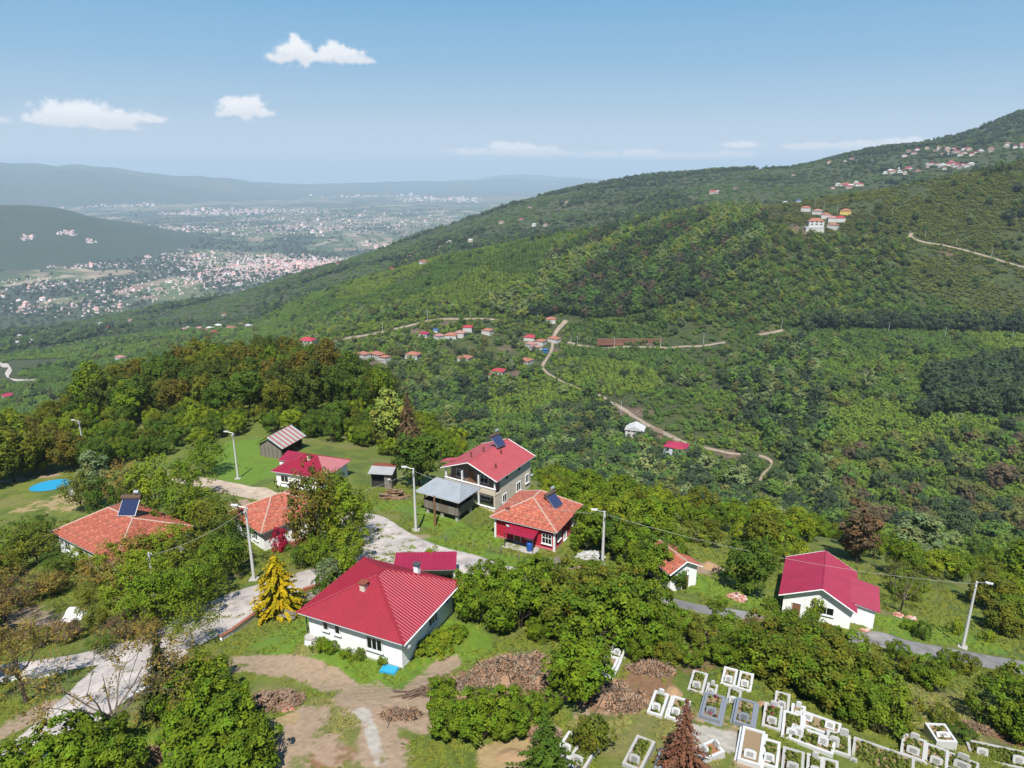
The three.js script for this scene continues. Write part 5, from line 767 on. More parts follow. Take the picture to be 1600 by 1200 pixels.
// ---------------------------------------------------------------- lamp posts
const postMat = std([.42, .415, .40], .85), lampMat = std([.5, .5, .5], .5);
function lampPost(u, v, H, label, group, o = {}) {
  const p = P(u, v), g = thing('lamp_post', label, 'lamp post', p.x, p.z, o.turn ?? 0, group); g.userData.top = undefined; delete g.userData.top;
  const pole = new THREE.CylinderGeometry(.11, .19, H + .6, 8); pole.translate(0, H / 2 - .3, 0); mesh('pole', pole, o.mat ?? postMat, g);
  if (!o.far) { mesh('footing', box(.9, .5, .9, 0, -.12, 0), M.concrete, g); const arm = mesh('crossarm', box(.09, .09, 1.1, 0, H - .5, 0), M.steel, g); for (const z of [-.45, 0, .45]) mesh('insulator', new THREE.CylinderGeometry(.05, .06, .16, 8).translate(0, H - .38, z), M.whiteTrim, arm); }
  if (o.lamp !== false) { const arm = mesh('lamp_arm', bar(V(0, H - .1, 0), V(-.95, H + .15, 0), .045, .04), M.steel, g); mesh('lamp_head', merge([box(.62, .13, .26, -1.15, H + .19, 0, 0, 0, -.12), box(.3, .09, .2, -.9, H + .24, 0, 0, 0, -.12)]), lampMat, arm); }
  return V(p.x, p.y + H - .35, p.z);
}
const T1 = lampPost(650, 829, 8.6, 'concrete lamp post at the edge of the paved square'), T2 = lampPost(372, 748, 8.6, 'lamp post on the lawn beside the gravel path'), T3 = lampPost(397, 906, 8.6, 'lamp post by the road in front of the faded tile house'), T4 = lampPost(941, 886, 6.8, 'lamp post beside the hazels next to the red house'), T5 = lampPost(1504, 1012, 8.4, 'lamp post standing by the grey lane beside the meadow', null, { turn: Math.PI * .8 }), T6 = lampPost(133, 712, 7.6, 'lamp post half sunk in the crowns behind the tarpaulin field'), T7 = lampPost(243, 930, 5, 'plain concrete post rising from the shrubs over the road', null, { lamp: false });
lampPost(680, 822, 4.4, 'thin brown wooden post in front of the granary', null, { lamp: false, mat: M.wood, far: true });
for (const [u, v] of [[960, 544], [1032, 542], [1099, 537], [892, 541], [902, 542], [1221, 512], [1262, 517], [1315, 518], [1388, 520], [1476, 528], [1581, 533], [668, 501], [735, 500], [598, 520], [804, 497], [841, 506], [1421, 374], [1445, 373], [1494, 386], [1549, 401], [1273, 324], [1287, 327], [1308, 331], [1394, 336], [970, 648], [800, 580]]) lampPost(u, v, 9.5, 'far pale pole lining the lanes across the gully', 'poles along the far lanes', { far: true });
function cable(a, b, sag, label) { const pts = []; for (let i = 0; i <= 16; i++) { const t = i / 16; pts.push(a.clone().lerp(b, t).add(V(0, -sag * 4 * t * (1 - t), 0))); } tag(mesh('power_cable', new THREE.TubeGeometry(new THREE.CatmullRomCurve3(pts), 24, .015, 4), std([.3, .3, .3], .7), scene), label, 'cable'); }
cable(T4, T5, 1.2, 'power cable sagging across the crimson gable house'); cable(T2, V(P(441, 716).x, P(441, 716).y + 3.6, P(441, 716).z), .4, 'power cable from the lawn lamp post to the barn'); cable(T7, T3, .6, 'power cable over the road from the plain post'); cable(T1, T4, 1.1, 'power cable from the square to the red house'); cable(T3, T1, 1.2, 'power cable over the paved square');

// ---------------------------------------------------------------- vegetation across the gully and beyond
const LOD = {
  hazelA: [0, 1].map(i => crown({ W: 4.8, H: 3.6, y0: .2, clumps: 30, per: 18, leaf: .30, seed: 2000 + i, clumpR: .16, top: .45, soft: .6, wild: .45 })), hazelB: [0, 1, 2].map(i => crown({ W: 4.6, H: 3.2, y0: .1, clumps: 20, per: 9, leaf: .5, seed: 2010 + i, clumpR: .18, top: .45, soft: .8, wild: .35, val: .18 })), hazelC: [0, 1].map(i => crown({ W: 9, H: 4, y0: 0, clumps: 12, per: 5, leaf: 1.35, seed: 2020 + i, clumpR: .2, top: .4, soft: .85, wild: .3, val: .15 })),
  treeA: [0, 1, 2].map(i => crown({ W: 8, H: 10, y0: .8, clumps: 52, per: 20, leaf: .42, seed: 2030 + i, clumpR: .14, top: .5, soft: .6, wild: .45 })), treeB: [0, 1, 2].map(i => crown({ W: 8, H: 10, y0: .6, clumps: 44, per: 12, leaf: .6, seed: 2040 + i, clumpR: .15, top: .5, soft: .8, wild: .35, val: .18 })), treeC: [0, 1].map(i => crown({ W: 10, H: 11, y0: .2, clumps: 16, per: 6, leaf: 1.7, seed: 2050 + i, clumpR: .19, top: .5, soft: .85, wild: .3, val: .15 })),
  fir: [0, 1].map(i => conifer({ W: 6, H: 12, seed: 2060 + i, leaf: .6, whorls: 12, per: 9, droop: .22 })),
};
const farLeaf = new THREE.MeshStandardMaterial({ vertexColors: true, roughness: .9, side: THREE.DoubleSide });
const heaps = {};   // shape -> list of [x, y, z, turn, sx, sy, colour]
function heap(k, i, x, z, w, h, col, rnd) { (heaps[k + i] ??= { geo: LOD[k][i], k, list: [] }).list.push([x, ground(x, z) - .15, z, rnd() * 6.283, w, h, col]); }
const clearOf = (x, z, m) => { for (const t of tracks) { const d = (t[0] - x) ** 2 + (t[1] - z) ** 2; if (d < (t[2] + m) ** 2) return false; } for (const t of keep) if ((t[0] - x) ** 2 + (t[1] - z) ** 2 < (t[2] + m * .4) ** 2) return false; for (const [p, w] of soilSpots) if ((p.x - x) ** 2 + (p.z - z) ** 2 < (w * .72) ** 2) return false; return true; };
const trackMid = tracks.filter(t => Math.hypot(t[0], t[1]) > 230);
tracks.length = 0; tracks.push(...trackMid);
const COL = { hz: [.074, .132, .008], hz2: [.096, .15, .008], hz3: [.098, .118, .010], mid: [.056, .108, .009], dk: [.030, .057, .010], deep: [.016, .033, .009], ol: [.085, .092, .014], br: [.075, .052, .024], pale: [.11, .145, .04], yel: [.135, .165, .012], grey: [.11, .09, .06] };
const jit = (c, r) => { const b = .8 + .4 * r(), h = (r() - .5) * .2; return [c[0] * b * (1 + h), c[1] * b, c[2] * b * (1 - h)]; };
const FOREST = [[[868, 388], [1000, 350], [1110, 328], [1195, 332], [1185, 420], [1080, 470], [960, 500], [800, 498], [740, 478], [840, 436]]], MIXED = [[[1185, 350], [1290, 372], [1420, 380], [1420, 505], [1240, 508], [1000, 505], [1090, 470], [1185, 425]], [[400, 560], [520, 500], [620, 478], [860, 492], [880, 530], [840, 500], [600, 500], [470, 560]]];
const GULLY = [[[1130, 570], [1250, 525], [1300, 640], [1300, 830], [1120, 830], [1185, 700]], [[840, 640], [940, 640], [1000, 690], [1120, 730], [1180, 790], [1180, 840], [900, 820], [830, 720]], [[600, 600], [760, 600], [760, 690], [640, 690]]], ROW = [[[1450, 595], [1610, 570], [1610, 655], [1460, 648]], [[1280, 505], [1600, 510], [1600, 522], [1400, 518], [1250, 516]]], BRUSH = [[[1290, 720], [1610, 660], [1610, 860], [1290, 830]]], HAMLET = [[[430, 560], [560, 520], [700, 503], [870, 503], [880, 540], [840, 612], [560, 622], [440, 605]]];
const any = (ps, u, v) => ps.some(p => inPoly(p, u, v));
{
  const rnd = mulberry(99), big = [];
  // tree stands
  for (let x = -1000; x < 1080; x += 7) for (let z = -1290; z < -205; z += 7) {
    const px = x + (rnd() - .5) * 5, pz = z + (rnd() - .5) * 5, r = Math.hypot(px, pz), b = Math.atan2(px, -pz) / R; const k1 = rnd(), k2 = rnd(), k3 = rnd();
    if (Math.abs(b) > 50 || r < 246 || r > 1260) continue;
    const y = ground(px, pz), [u, v] = project(px, y, pz); if (u < -420 || u > 2020 || v > 900) continue;
    let den = .045 + .30 * sstep(.58, .72, fbm(px * .012, pz * .012, 3, 700)), pal = ['mid', 'dk', 'hz', 'mid', 'ol', 'dk', 'pale'], hh = 8;
    if (any(FOREST, u, v)) { den = 1; pal = fbm(px * .02 + pz * .02, pz * .004, 2, 720) > .6 ? ['pale', 'pale', 'mid', 'hz', 'yel'] : ['dk', 'deep', 'dk', 'mid', 'deep', 'br', 'mid', 'dk']; hh = 12; }
    else if (any(MIXED, u, v)) { den = .75; pal = ['mid', 'hz', 'yel', 'dk', 'ol', 'hz2', 'mid', 'pale']; hh = 9; }
    else if (any(GULLY, u, v)) { den = .72; pal = ['mid', 'dk', 'hz', 'dk', 'mid', 'ol', 'deep', 'pale', 'deep']; hh = 10; }
    else if (any(ROW, u, v)) { den = 1; pal = ['dk', 'deep', 'dk', 'deep']; hh = 16; }
    else if (any(BRUSH, u, v)) { den = .6; pal = ['ol', 'mid', 'dk', 'dk', 'hz', 'deep', 'ol', 'br']; hh = 9; }
    else if (any(HAMLET, u, v)) { den = .3; pal = ['mid', 'dk', 'hz', 'pale', 'ol']; hh = 8; }
    if (k1 > den || !clearOf(px, pz, 5)) continue;
    const w = (6 + 4.5 * k2) * (hh / 9), h = hh * (.7 + .5 * k3), c = pal[Math.floor(rnd() * pal.length)]; big.push([px, pz, w, h, c, r, u, v]);
  }
  for (const [u, v, h, w, c] of [[1355, 614, 18, 11, 'pale'], [1304, 616, 15, 12, 'dk'], [1036, 515, 14, 9, 'mid'], [951, 522, 16, 11, 'mid'], [920, 622, 15, 12, 'mid'], [1222, 655, 17, 14, 'mid'], [1166, 646, 15, 10, 'pale'], [1008, 756, 16, 14, 'pale'], [960, 745, 14, 12, 'dk'], [1150, 770, 15, 14, 'pale'], [1103, 744, 13, 12, 'pale'], [926, 742, 13, 11, 'dk'], [1075, 785, 15, 15, 'deep'], [1240, 720, 14, 12, 'dk'], [1205, 690, 13, 10, 'mid'], [880, 690, 11, 9, 'ol'], [745, 655, 14, 11, 'mid'], [705, 615, 13, 10, 'mid'], [680, 590, 12, 9, 'dk'], [1395, 700, 11, 13, 'ol'], [1480, 640, 16, 14, 'dk'], [1530, 648, 16, 15, 'deep'], [1580, 645, 17, 15, 'dk'], [1440, 655, 14, 13, 'deep'], [1500, 745, 12, 14, 'ol'], [1560, 760, 13, 15, 'br'], [1180, 745, 11, 8, 'mid'], [1212, 765, 12, 10, 'dk'], [1130, 600, 12, 10, 'dk'], [1275, 700, 13, 12, 'mid'], [1320, 760, 12, 12, 'mid'], [1380, 770, 12, 13, 'dk'], [1545, 274, 15, 11, 'dk'], [1560, 270, 17, 12, 'mid'], [1578, 266, 12, 9, 'mid'], [1490, 292, 10, 8, 'dk'], [1590, 300, 12, 12, 'deep'], [1575, 345, 13, 14, 'deep'], [1600, 340, 13, 14, 'dk'], [1545, 320, 10, 9, 'dk'], [1430, 345, 12, 9, 'dk'], [1372, 330, 11, 9, 'dk'], [1240, 512, 12, 12, 'mid'], [1265, 520, 12, 12, 'dk'], [1310, 512, 14, 13, 'dk'], [1350, 514, 14, 13, 'deep'], [1420, 516, 14, 13, 'dk'], [1450, 518, 14, 13, 'deep']]) { const p = P(u, v); big.push([p.x, p.z, w, h, c, Math.hypot(p.x, p.z), u, v, 1]); }
  // the 220 that show largest are trees of their own, the rest is woodland
  big.sort((a, b) => (b[8] ?? 0) - (a[8] ?? 0) || b[3] / b[5] - a[3] / a[5]);
  const mats = {}; let n = 0;
  for (const [x, z, w, h, c, r, u, v] of big) {
    if (n < 220 && u > -20 && u < 1620) {
      n++; const list = LOD.treeA, where = r < 420 ? ['gully tree', 'in the gully wood', 'trees of the gully wood'] : ['hillside tree', 'on the slope across the gully', 'trees on the slope across the gully'];
      const m = mesh(where[0].replace(' ', '_'), list[n % list.length], mats[c] ??= leafPlain(COL[c]), scene, [x, ground(x, z) - .2, z]); m.rotation.y = rnd() * 6.283; m.scale.set(w / 8, h / 10, w / 8);
      tag(m, `${{ mid: 'green', dk: 'dark green', deep: 'very dark', hz: 'green', hz2: 'light green', hz3: 'olive green', ol: 'olive', br: 'brownish', pale: 'silvery pale', yel: 'yellow green', grey: 'greyish bare' }[c]} ${h > 9 ? 'tall' : 'small'} tree ${where[1]}`, 'tree', where[2]);
    } else heap(r < 430 ? 'treeA' : 'treeB', Math.floor(rnd() * 3), x, z, w / 8, h / 10, jit(COL[c], rnd), rnd);
  }
  // orchard bushes in staggered rows
  for (let x = -1000; x < 1080; x += 4.3) for (let z = -1290; z < -205; z += 4.3) {
    const px = x + (rnd() - .5) * 1.7, pz = z + (rnd() - .5) * 1.7 + (Math.round(x / 4.3) % 2) * 2.1, r = Math.hypot(px, pz), b = Math.atan2(px, -pz) / R, k1 = rnd(), k2 = rnd();
    if (Math.abs(b) > 50 || r < 236 || r > 1290) continue; const y = ground(px, pz), [u, v] = project(px, y, pz); if (u < -420 || u > 2020 || v > 930) continue;
    const gap = fbm(px * .022, pz * .022, 3, 740); let skip = gap > .62 ? .75 : .06; if (any(HAMLET, u, v)) skip = .55; brightSpots.forEach(([p, w], i) => { if (Math.hypot(p.x - px, p.z - pz) < w) skip = i < 2 ? .93 : .55; }); if (any(FOREST, u, v)) skip = .85;
    if (k1 < skip || !clearOf(px, pz, 2.4)) continue;
    const zone = fbm(px * .006, pz * .006, 3, 760), hill = r > 820 && b > 14, c = hill ? (zone > .5 ? 'hz3' : 'ol') : zone > .56 ? 'hz2' : zone < .42 ? 'hz' : 'mid';
    heap(r < 400 ? 'hazelA' : 'hazelB', Math.floor(rnd() * (r < 400 ? 2 : 3)), px, pz, .8 + .5 * k2, (hill ? .62 : .85) + .4 * k2, jit(COL[c], rnd), rnd);
  }
  // ridge behind, valley edge: coarser plants
  for (let k = 0; k < 74000; k++) {
    const b = -48 + rnd() * 96, r = Math.sqrt(mix(1200 * 1200, 3000 * 3000, rnd())), x = r * Math.sin(b * R), z = -r * Math.cos(b * R), n1 = fbm(x * .006, z * .006, 4, 780), e = tableH(x, z); if (e < -500) continue;
    const crest = Math.abs(r - 2450) < 130 && b > 2, t = rnd(), wood = n1 > .56 || (crest && t < .6);
    if (wood ? t > .8 : t > .36) continue; if (keep.some(q => (q[0] - x) ** 2 + (q[1] - z) ** 2 < (q[2] + 3) ** 2)) continue;
    if (wood) { if (n1 > .62 || t < .3) heap('treeC', Math.floor(rnd() * 2), x, z, .8 + .6 * rnd(), .7 + .6 * rnd(), jit(COL[rnd() < .6 ? 'dk' : rnd() < .5 ? 'deep' : 'mid'], rnd), rnd); } else heap('hazelC', Math.floor(rnd() * 2), x, z, .9 + .6 * rnd(), .7 + .4 * rnd(), jit(COL[n1 < .45 ? 'mid' : 'dk'], rnd), rnd);
  }
  // hedges, poplar rows and copses of the plain
  for (let k = 0; k < 16000; k++) {
    const b = -38 + rnd() * 50, r = 2500 * Math.pow(4.4, Math.pow(rnd(), .8)), x = r * Math.sin(b * R), z = -r * Math.cos(b * R), n1 = fbm(x / 420, z / 420, 5, 330), t = rnd(); if (tableH(x, z) < -505 ? (n1 < .51 && t > .12) : r > 3300 || t > .75) continue; const s = .7 + 1.8 * rnd() * Math.min(1, r / 7000 + .2);
    heap('treeC', Math.floor(rnd() * 2), x, z, s, s * .7, jit(COL[rnd() < .5 ? 'dk' : 'deep'], rnd), rnd);
  }
  const q = new THREE.Quaternion(), Y = V(0, 1, 0), m4 = new THREE.Matrix4(), col = new THREE.Color(), words = { hazelA: ['orchard', 'green hazel orchard covering the near floor of the gully', 'orchard'], hazelB: ['orchard', 'green hazel orchard covering the slopes across the gully', 'orchard'], hazelC: ['scrub', 'dark orchard and scrub covering the distant ridge', 'scrub'], treeA: ['woodland', 'woodland mass filling the floor of the gully', 'wood'], treeB: ['woodland', 'mixed forest covering the ridge across the gully', 'forest'], treeC: ['woodland', 'far copses dotted over the distant ridge and plain', 'wood'] };
  for (const { geo, k, list } of Object.values(heaps)) {
    const im = new THREE.InstancedMesh(geo, farLeaf, list.length); im.name = numbered(words[k][0]); tag(im, words[k][1], words[k][2], words[k][1].split(' ').slice(0, 6).join(' '), 'stuff'); im.castShadow = im.receiveShadow = true;
    list.forEach(([x, y, z, t, w, h, c], i) => { im.setMatrixAt(i, m4.compose(V(x, y, z), q.setFromAxisAngle(Y, t), V(w, h, w))); im.setColorAt(i, col.setRGB(...c)); }); scene.add(im);
  }
}
{ // the town and villages of the plain: too many and too far to count
  const rnd = mulberry(62), g = merge([box(11, 7, 9, 0, 2.5, 0)]), rf = gablePrism(11, 9, 6, 8.6, .6); const pos = [], put = (geo, c) => { const q = geo.index ? geo.toNonIndexed() : geo; q.setAttribute('color', new THREE.Float32BufferAttribute(Array.from({ length: q.attributes.position.count }, () => c).flat(), 3)); for (const k of Object.keys(q.attributes)) if (!['position', 'normal', 'color'].includes(k)) q.deleteAttribute(k); return q; };
  const geo = mergeGeometries([put(g, [.75, .73, .72]), put(rf, [.55, .36, .33])]), list = [];
  for (const [u, v, su, sv, n, s] of [[470, 420, 95, 14, 1500, 1.1], [430, 408, 80, 12, 700, 1.1], [520, 412, 60, 12, 500, 1.1], [380, 425, 80, 20, 600, 1], [320, 432, 90, 22, 420, 1], [300, 405, 90, 25, 400, 1.1], [225, 380, 60, 14, 300, 1.2], [285, 358, 60, 7, 260, 1.5], [120, 415, 110, 6, 130, 1.1], [620, 301, 60, 7, 420, 3.4], [560, 305, 90, 5, 300, 3], [690, 312, 80, 5, 320, 2.6], [400, 330, 130, 4, 260, 2.6], [330, 334, 90, 3, 160, 3], [160, 320, 110, 6, 220, 3], [60, 445, 70, 14, 160, 1], [200, 452, 110, 20, 260, 1], [40, 480, 60, 16, 90, 1], [150, 480, 110, 16, 120, 1], [590, 385, 40, 8, 90, 1.2], [600, 345, 150, 20, 420, 1.6], [450, 355, 150, 20, 420, 1.5], [105, 365, 18, 4, 46, 1.6], [45, 372, 14, 5, 26, 1.6], [140, 377, 12, 4, 22, 1.6], [110, 312, 20, 6, 30, 3]])
    for (let k = 0; k < n * .8; k++) { const p = P(u + (rnd() + rnd() - 1) * su, v + (rnd() + rnd() - 1) * sv, baseH), r = Math.hypot(p.x, p.z); if (r < 2450 || r > 16000 || (tableH(p.x, p.z) > -505 && s !== 1.6)) continue; const w = s * .52 * (.6 + .8 * rnd()) * (rnd() < .05 ? 2.6 : 1); list.push([p, w, w * (.7 + .6 * rnd()), rnd]); }
  const im = new THREE.InstancedMesh(geo, new THREE.MeshStandardMaterial({ vertexColors: true, roughness: .85 }), list.length), m4 = new THREE.Matrix4(), q = new THREE.Quaternion(), c = new THREE.Color(); im.name = numbered('town'); tag(im, 'far town and villages of pale houses spread over the valley plain', 'town', null, 'stuff');
  list.forEach(([p, w, h], i) => { im.setMatrixAt(i, m4.compose(p, q.setFromAxisAngle(V(0, 1, 0), rnd() * 3.14), V(w * (.8 + .6 * rnd()), h, w))); const b = .7 + .5 * rnd(); im.setColorAt(i, rnd() < .3 ? c.setRGB(b * 1.1, b * .85, b * .8) : c.setRGB(b, b, b * 1.02)); }); scene.add(im);
}

// ---------------------------------------------------------------- the graveyard
const marble = std([.44, .44, .435], .55), marbleB = std([.35, .345, .33], .7), granite = std([.16, .175, .20], .35), stoneGrey = std([.3, .295, .28], .8), soilMat = std([.20, .14, .075], .95), inscription = std([.03, .03, .035], .6), graveGrass = leafPlain([.105, .14, .012]), petalMat = leafPlain([.24, .03, .07]);
const tuftGeo = (() => { const B = leafBuf(), rnd = mulberry(31); for (let i = 0; i < 26; i++) { const a = rnd() * 6.283, d = rnd() * .16, c = V(Math.cos(a) * d, .07 + .1 * rnd(), Math.sin(a) * d); addLeaf(B, c, V(Math.cos(a + 1.57), .25 + .3 * rnd(), Math.sin(a + 1.57)).normalize(), .09 + .07 * rnd(), rnd, tintOf(rnd, .15, .3), .28); } return leafGeo(B); })();
function scatterTufts(name, geo, n, w, d, y, mat, parent, seed, s = 1) { // grass or flowers filling a bed, joined into one part
  const rnd = mulberry(seed), gs = []; for (let i = 0; i < n; i++) { const k = s * (.7 + .8 * rnd()); gs.push(geo.clone().scale(k, k, k).rotateY(rnd() * 6.283).translate((rnd() - .5) * w, y, (rnd() - .5) * d)); }
  const m = mesh(name, mergeGeometries(gs), mat, parent); m.userData.kind = 'stuff'; return m;
}
let graveN = 0;
// u, v: foot of the grave in the photo; w x l in metres; turn; kerb and stone materials
function grave(u, v, w, l, turn, mat, label, o = {}) {
  w *= .84; l *= .98;
  const p = P(u, v), g = thing('grave', label, 'grave', p.x, p.z, turn); graveN++; const h = o.h ?? .42, t = .17;
  if (o.step) mesh('step', box(w + .34, h * .5 + .5, l + .34, 0, h * .25 - .25, 0), o.stepMat ?? mat, g);
  const k = mesh('kerb', merge([box(t, h + .5, l, -w / 2 + t / 2, h / 2 - .25, 0), box(t, h + .5, l, w / 2 - t / 2, h / 2 - .25, 0), box(w - 2 * t - .004, h + .5 - .006, t, 0, h / 2 - .25 - .003, l / 2 - t / 2), box(w - 2 * t - .004, h + .5 - .006, t, 0, h / 2 - .25 - .003, -l / 2 + t / 2)]), mat, g);
  mesh('soil', box(w - 2 * t - .01, .5, l - 2 * t - .01, 0, h - .35, 0), o.soil ?? soilMat, g);
  if (o.green !== 0) scatterTufts('planting', tuftGeo, Math.round((o.green ?? .6) * w * l * 22), w - .5, l - .5, h - .11, graveGrass, g, graveN * 7, .62);
  if (o.flowers) scatterTufts('flowers', tuftGeo, Math.round(w * l * 2), w - .6, l - .6, h - .02, petalMat, g, graveN * 9, .6);
  const slab = (z, hh, ww, lean) => { const s = new THREE.Shape(); s.moveTo(-ww / 2, 0); s.lineTo(ww / 2, 0); s.lineTo(ww / 2, hh * .8); s.quadraticCurveTo(ww / 2, hh, 0, hh); s.quadraticCurveTo(-ww / 2, hh, -ww / 2, hh * .8); const q = new THREE.ExtrudeGeometry(s, { depth: .1, bevelEnabled: true, bevelSize: .012, bevelThickness: .012, bevelSegments: 1 }); return q.translate(0, 0, -.05).rotateX(lean).translate(0, h - .06, z); };
  for (const [x, z, hh, ww, lean] of o.stones ?? [[0, l / 2 - .42, .5, w * .52, -.3], ...(graveN % 3 ? [] : [[0, -l / 2 + .2, .45, w * .36, 0]])]) { const st = mesh('headstone', slab(z, hh, ww, lean).translate(x, 0, 0), o.stone ?? mat, g); if (lean) mesh('inscription', merge([.28, .42, .56, .7].map((f, i) => box(ww * (.62 - .1 * (i % 2)), .028, .012, 0, hh * f, .066))).rotateX(lean).translate(x, h - .06, z), inscription, st); }
  return g;
}
const GY = -.42;
grave(950, 1048, 1.25, 2.3, GY, marble, 'white marble grave alone near the brush pile, nearer of the end to end pair', { step: true, h: .5 }); grave(967, 1023, 1.2, 2.2, GY, marble, 'white marble grave behind the lone grave near the brush pile', { step: true, h: .5 });
grave(1028, 1106, 1.2, 2.3, GY, marble, 'white grave overgrown with green beside a sandy mound', { green: 1.4 }); grave(1058, 1114, 1.2, 2.2, GY, marble, 'white grave half hidden behind the dead brown conifer', { step: true });
grave(1090, 1072, 1.3, 2.3, GY, marbleB, 'white grave at the uphill corner with a green bed', { green: 1.2 }); grave(1111, 1084, .9, 1.7, GY, marbleB, 'small white grave next to the uphill corner grave', { green: 1.6, h: .25 });
grave(1139, 1064, 1.2, 2.1, GY, marble, 'low white kerbed grave below the hazel thicket, paired with a similar one', { green: .3 }); grave(1164, 1071, 1.2, 2.1, GY, marble, 'low white kerbed grave nearest the hazel thicket', { green: .3 });
grave(1146, 1094, 1.1, 2.0, GY, stoneGrey, 'grassy grave with one white headstone above the grey marble graves', { green: 2, h: .22, stone: marble });
grave(1113, 1113, 1.5, 2.5, GY, granite, 'polished grey marble grave with dark headstone behind the dead conifer', { step: true, h: .55, stepMat: granite, flowers: true }); grave(1163, 1122, 1.5, 2.5, GY, granite, 'polished grey marble grave between the first grey one and the mound', { step: true, h: .55, stepMat: granite });
grave(1206, 1126, 1.4, 2.4, GY, marbleB, 'pale grave with purple flowers in its dark bed', { green: 1.6, flowers: true }); grave(1221, 1104, 1.2, 2.1, GY, marbleB, 'pale grave behind the purple flowered one', { green: .8 });
grave(1237, 1142, 1.5, 2.7, GY, marble, 'large white grave with grassy bed at the end of the double graves', { green: .9, step: true }); grave(1246, 1122, 1.1, 1.8, GY, marble, 'narrow white grave behind the large white grave', { green: .3 });
grave(1279, 1138, 3.1, 1.5, GY - .12, marble, 'double white grave with ochre bed and two headstones', { green: .3, stones: [[-.75, .1, .5, .6, -.45], [.65, .1, .5, .6, -.45]] }); grave(1268, 1162, 3.2, 1.5, GY - .12, marble, 'double white grave with green bed and two headstones', { green: 1.3, stones: [[-.85, .2, .6, .6, -.25], [.65, .2, .6, .6, -.25]] });
grave(1309, 1168, 1.7, 1.9, GY, marbleB, 'grey white grave with tall headstone beside the hazel thicket', { green: 1.4, stones: [[-.3, .5, .75, .6, -.15], [.3, -.75, .6, .5, 0]] });
grave(1173, 1176, 1.6, 3.0, GY, marble, 'tall stepped white grave with bare soil in front of the pale dust', { step: true, h: .6, green: 0 }); grave(1202, 1184, 1.3, 2.3, GY, marble, 'white grave with yellow flowers next to the tall stepped white grave', { green: .8 });
grave(1106, 1180, 1.3, 1.7, GY - .7, marble, 'squat white grave with rust coloured bed beside the dead conifer', { green: .2, soil: std([.24, .1, .05], .95) });
grave(998, 1184, 1.4, 2.6, GY - .1, stoneGrey, 'grey stone grave with grassy bed on the open lawn', { green: 1.5 }); grave(910, 1187, 1.4, 2.4, GY - .1, marbleB, 'grey white grave below the thin olive shrub', { green: 1.4 }); grave(890, 1172, 1.3, 2.0, GY - .1, marble, 'white kerbed grave beside the young spruce', { green: 1.5 });
grave(1040, 1205, 1.5, 2.4, GY, granite, 'dark polished grave under the dead conifer', { green: .5 });
grave(1238, 1196, 1.5, 2.2, GY, stoneGrey, 'rough grey grave in the front row below the double graves', { green: 1.5, h: .3 }); grave(1272, 1204, 1.1, 2.0, GY, marbleB, 'narrow pale grave in the front row', { green: 1.2, h: .3 }); grave(1296, 1210, 1.1, 2.0, GY, marbleB, 'last pale grave of the front row before the grassy plot', { green: 1.2, h: .3 });
grave(1378, 1196, 4.2, 3.0, GY - .1, stoneGrey, 'large grassy family plot inside a thin stone kerb', { green: 1.4, h: .25, stones: [[-1.6, 1.1, .5, .4, -.2]] });
grave(1425, 1178, 1.7, 2.2, GY - .15, marbleB, 'pale blocky grave with small planted bed and back slab', { h: .6, green: .8 }); grave(1461, 1192, 1.6, 2.2, GY - .15, marbleB, 'pale blocky grave beside the similar one with the back slab', { h: .5, green: .8 }); grave(1467, 1160, 1.7, 1.8, GY + .35, marble, 'white block like grave standing alone in the meadow', { h: .9, green: .5, stones: [[0, .4, .35, .9, -.9]] });
grave(1502, 1200, 2.2, 1.6, GY - .2, stoneGrey, 'grey kerbed grave at the bottom of the meadow', { green: 1.3, h: .3 });
grave(1560, 1186, 4.6, 1.9, GY + .1, stoneGrey, 'long grave with dark grass and two headstones by the far brush pile', { green: 2.4, h: .4, stones: [[-1.2, .5, .6, .7, -.3], [1.0, .5, .6, .7, -.3]], stone: marbleB });

// ---------------------------------------------------------------- heaps, piles and small things
function moundGeo(w, d, h, seed, n = 26) { const pos = [], idx = []; for (let j = 0; j <= n; j++) for (let i = 0; i <= n; i++) { const x = (i / n - .5) * 2, z = (j / n - .5) * 2, rr = Math.hypot(x, z) * (1 + .3 * (fbm(x * 1.7 + seed, z * 1.7, 3, seed) - .5)), k = 1 - sstep(.1, 1, rr); pos.push(x * w / 2, k * h * (.75 + .5 * fbm(x * 4, z * 4 + seed, 3, seed + 2)) - .14, z * d / 2); } for (let j = 0; j < n; j++) for (let i = 0; i < n; i++) { const a = j * (n + 1) + i; idx.push(a, a + n + 1, a + 1, a + 1, a + n + 1, a + n + 2); } const g = new THREE.BufferGeometry(); g.setAttribute('position', new THREE.Float32BufferAttribute(pos, 3)); g.setIndex(idx); g.computeVertexNormals(); return g; }
function drape(root, geo) { const a = geo.attributes.position, c = Math.cos(root.rotation.y), s = Math.sin(root.rotation.y); for (let i = 0; i < a.count; i++) { const x = a.getX(i), z = a.getZ(i), wx = root.position.x + x * c + z * s, wz = root.position.z - x * s + z * c; a.setY(i, a.getY(i) + ground(wx, wz) - root.position.y); } geo.computeVertexNormals(); return geo; }
const mound = (name, label, cat, u, v, w, d, h, mat, seed, turn = 0) => { const p = P(u, v), g = thing(name, label, cat, p.x, p.z, turn); mesh('heap', drape(g, moundGeo(w, d, h, seed)), mat, g); return g; };
const earthPile = new THREE.MeshStandardMaterial({ map: earthTex, color: new THREE.Color().setRGB(.42, .33, .22), roughness: .95, bumpMap: earthTex, bumpScale: .1 });
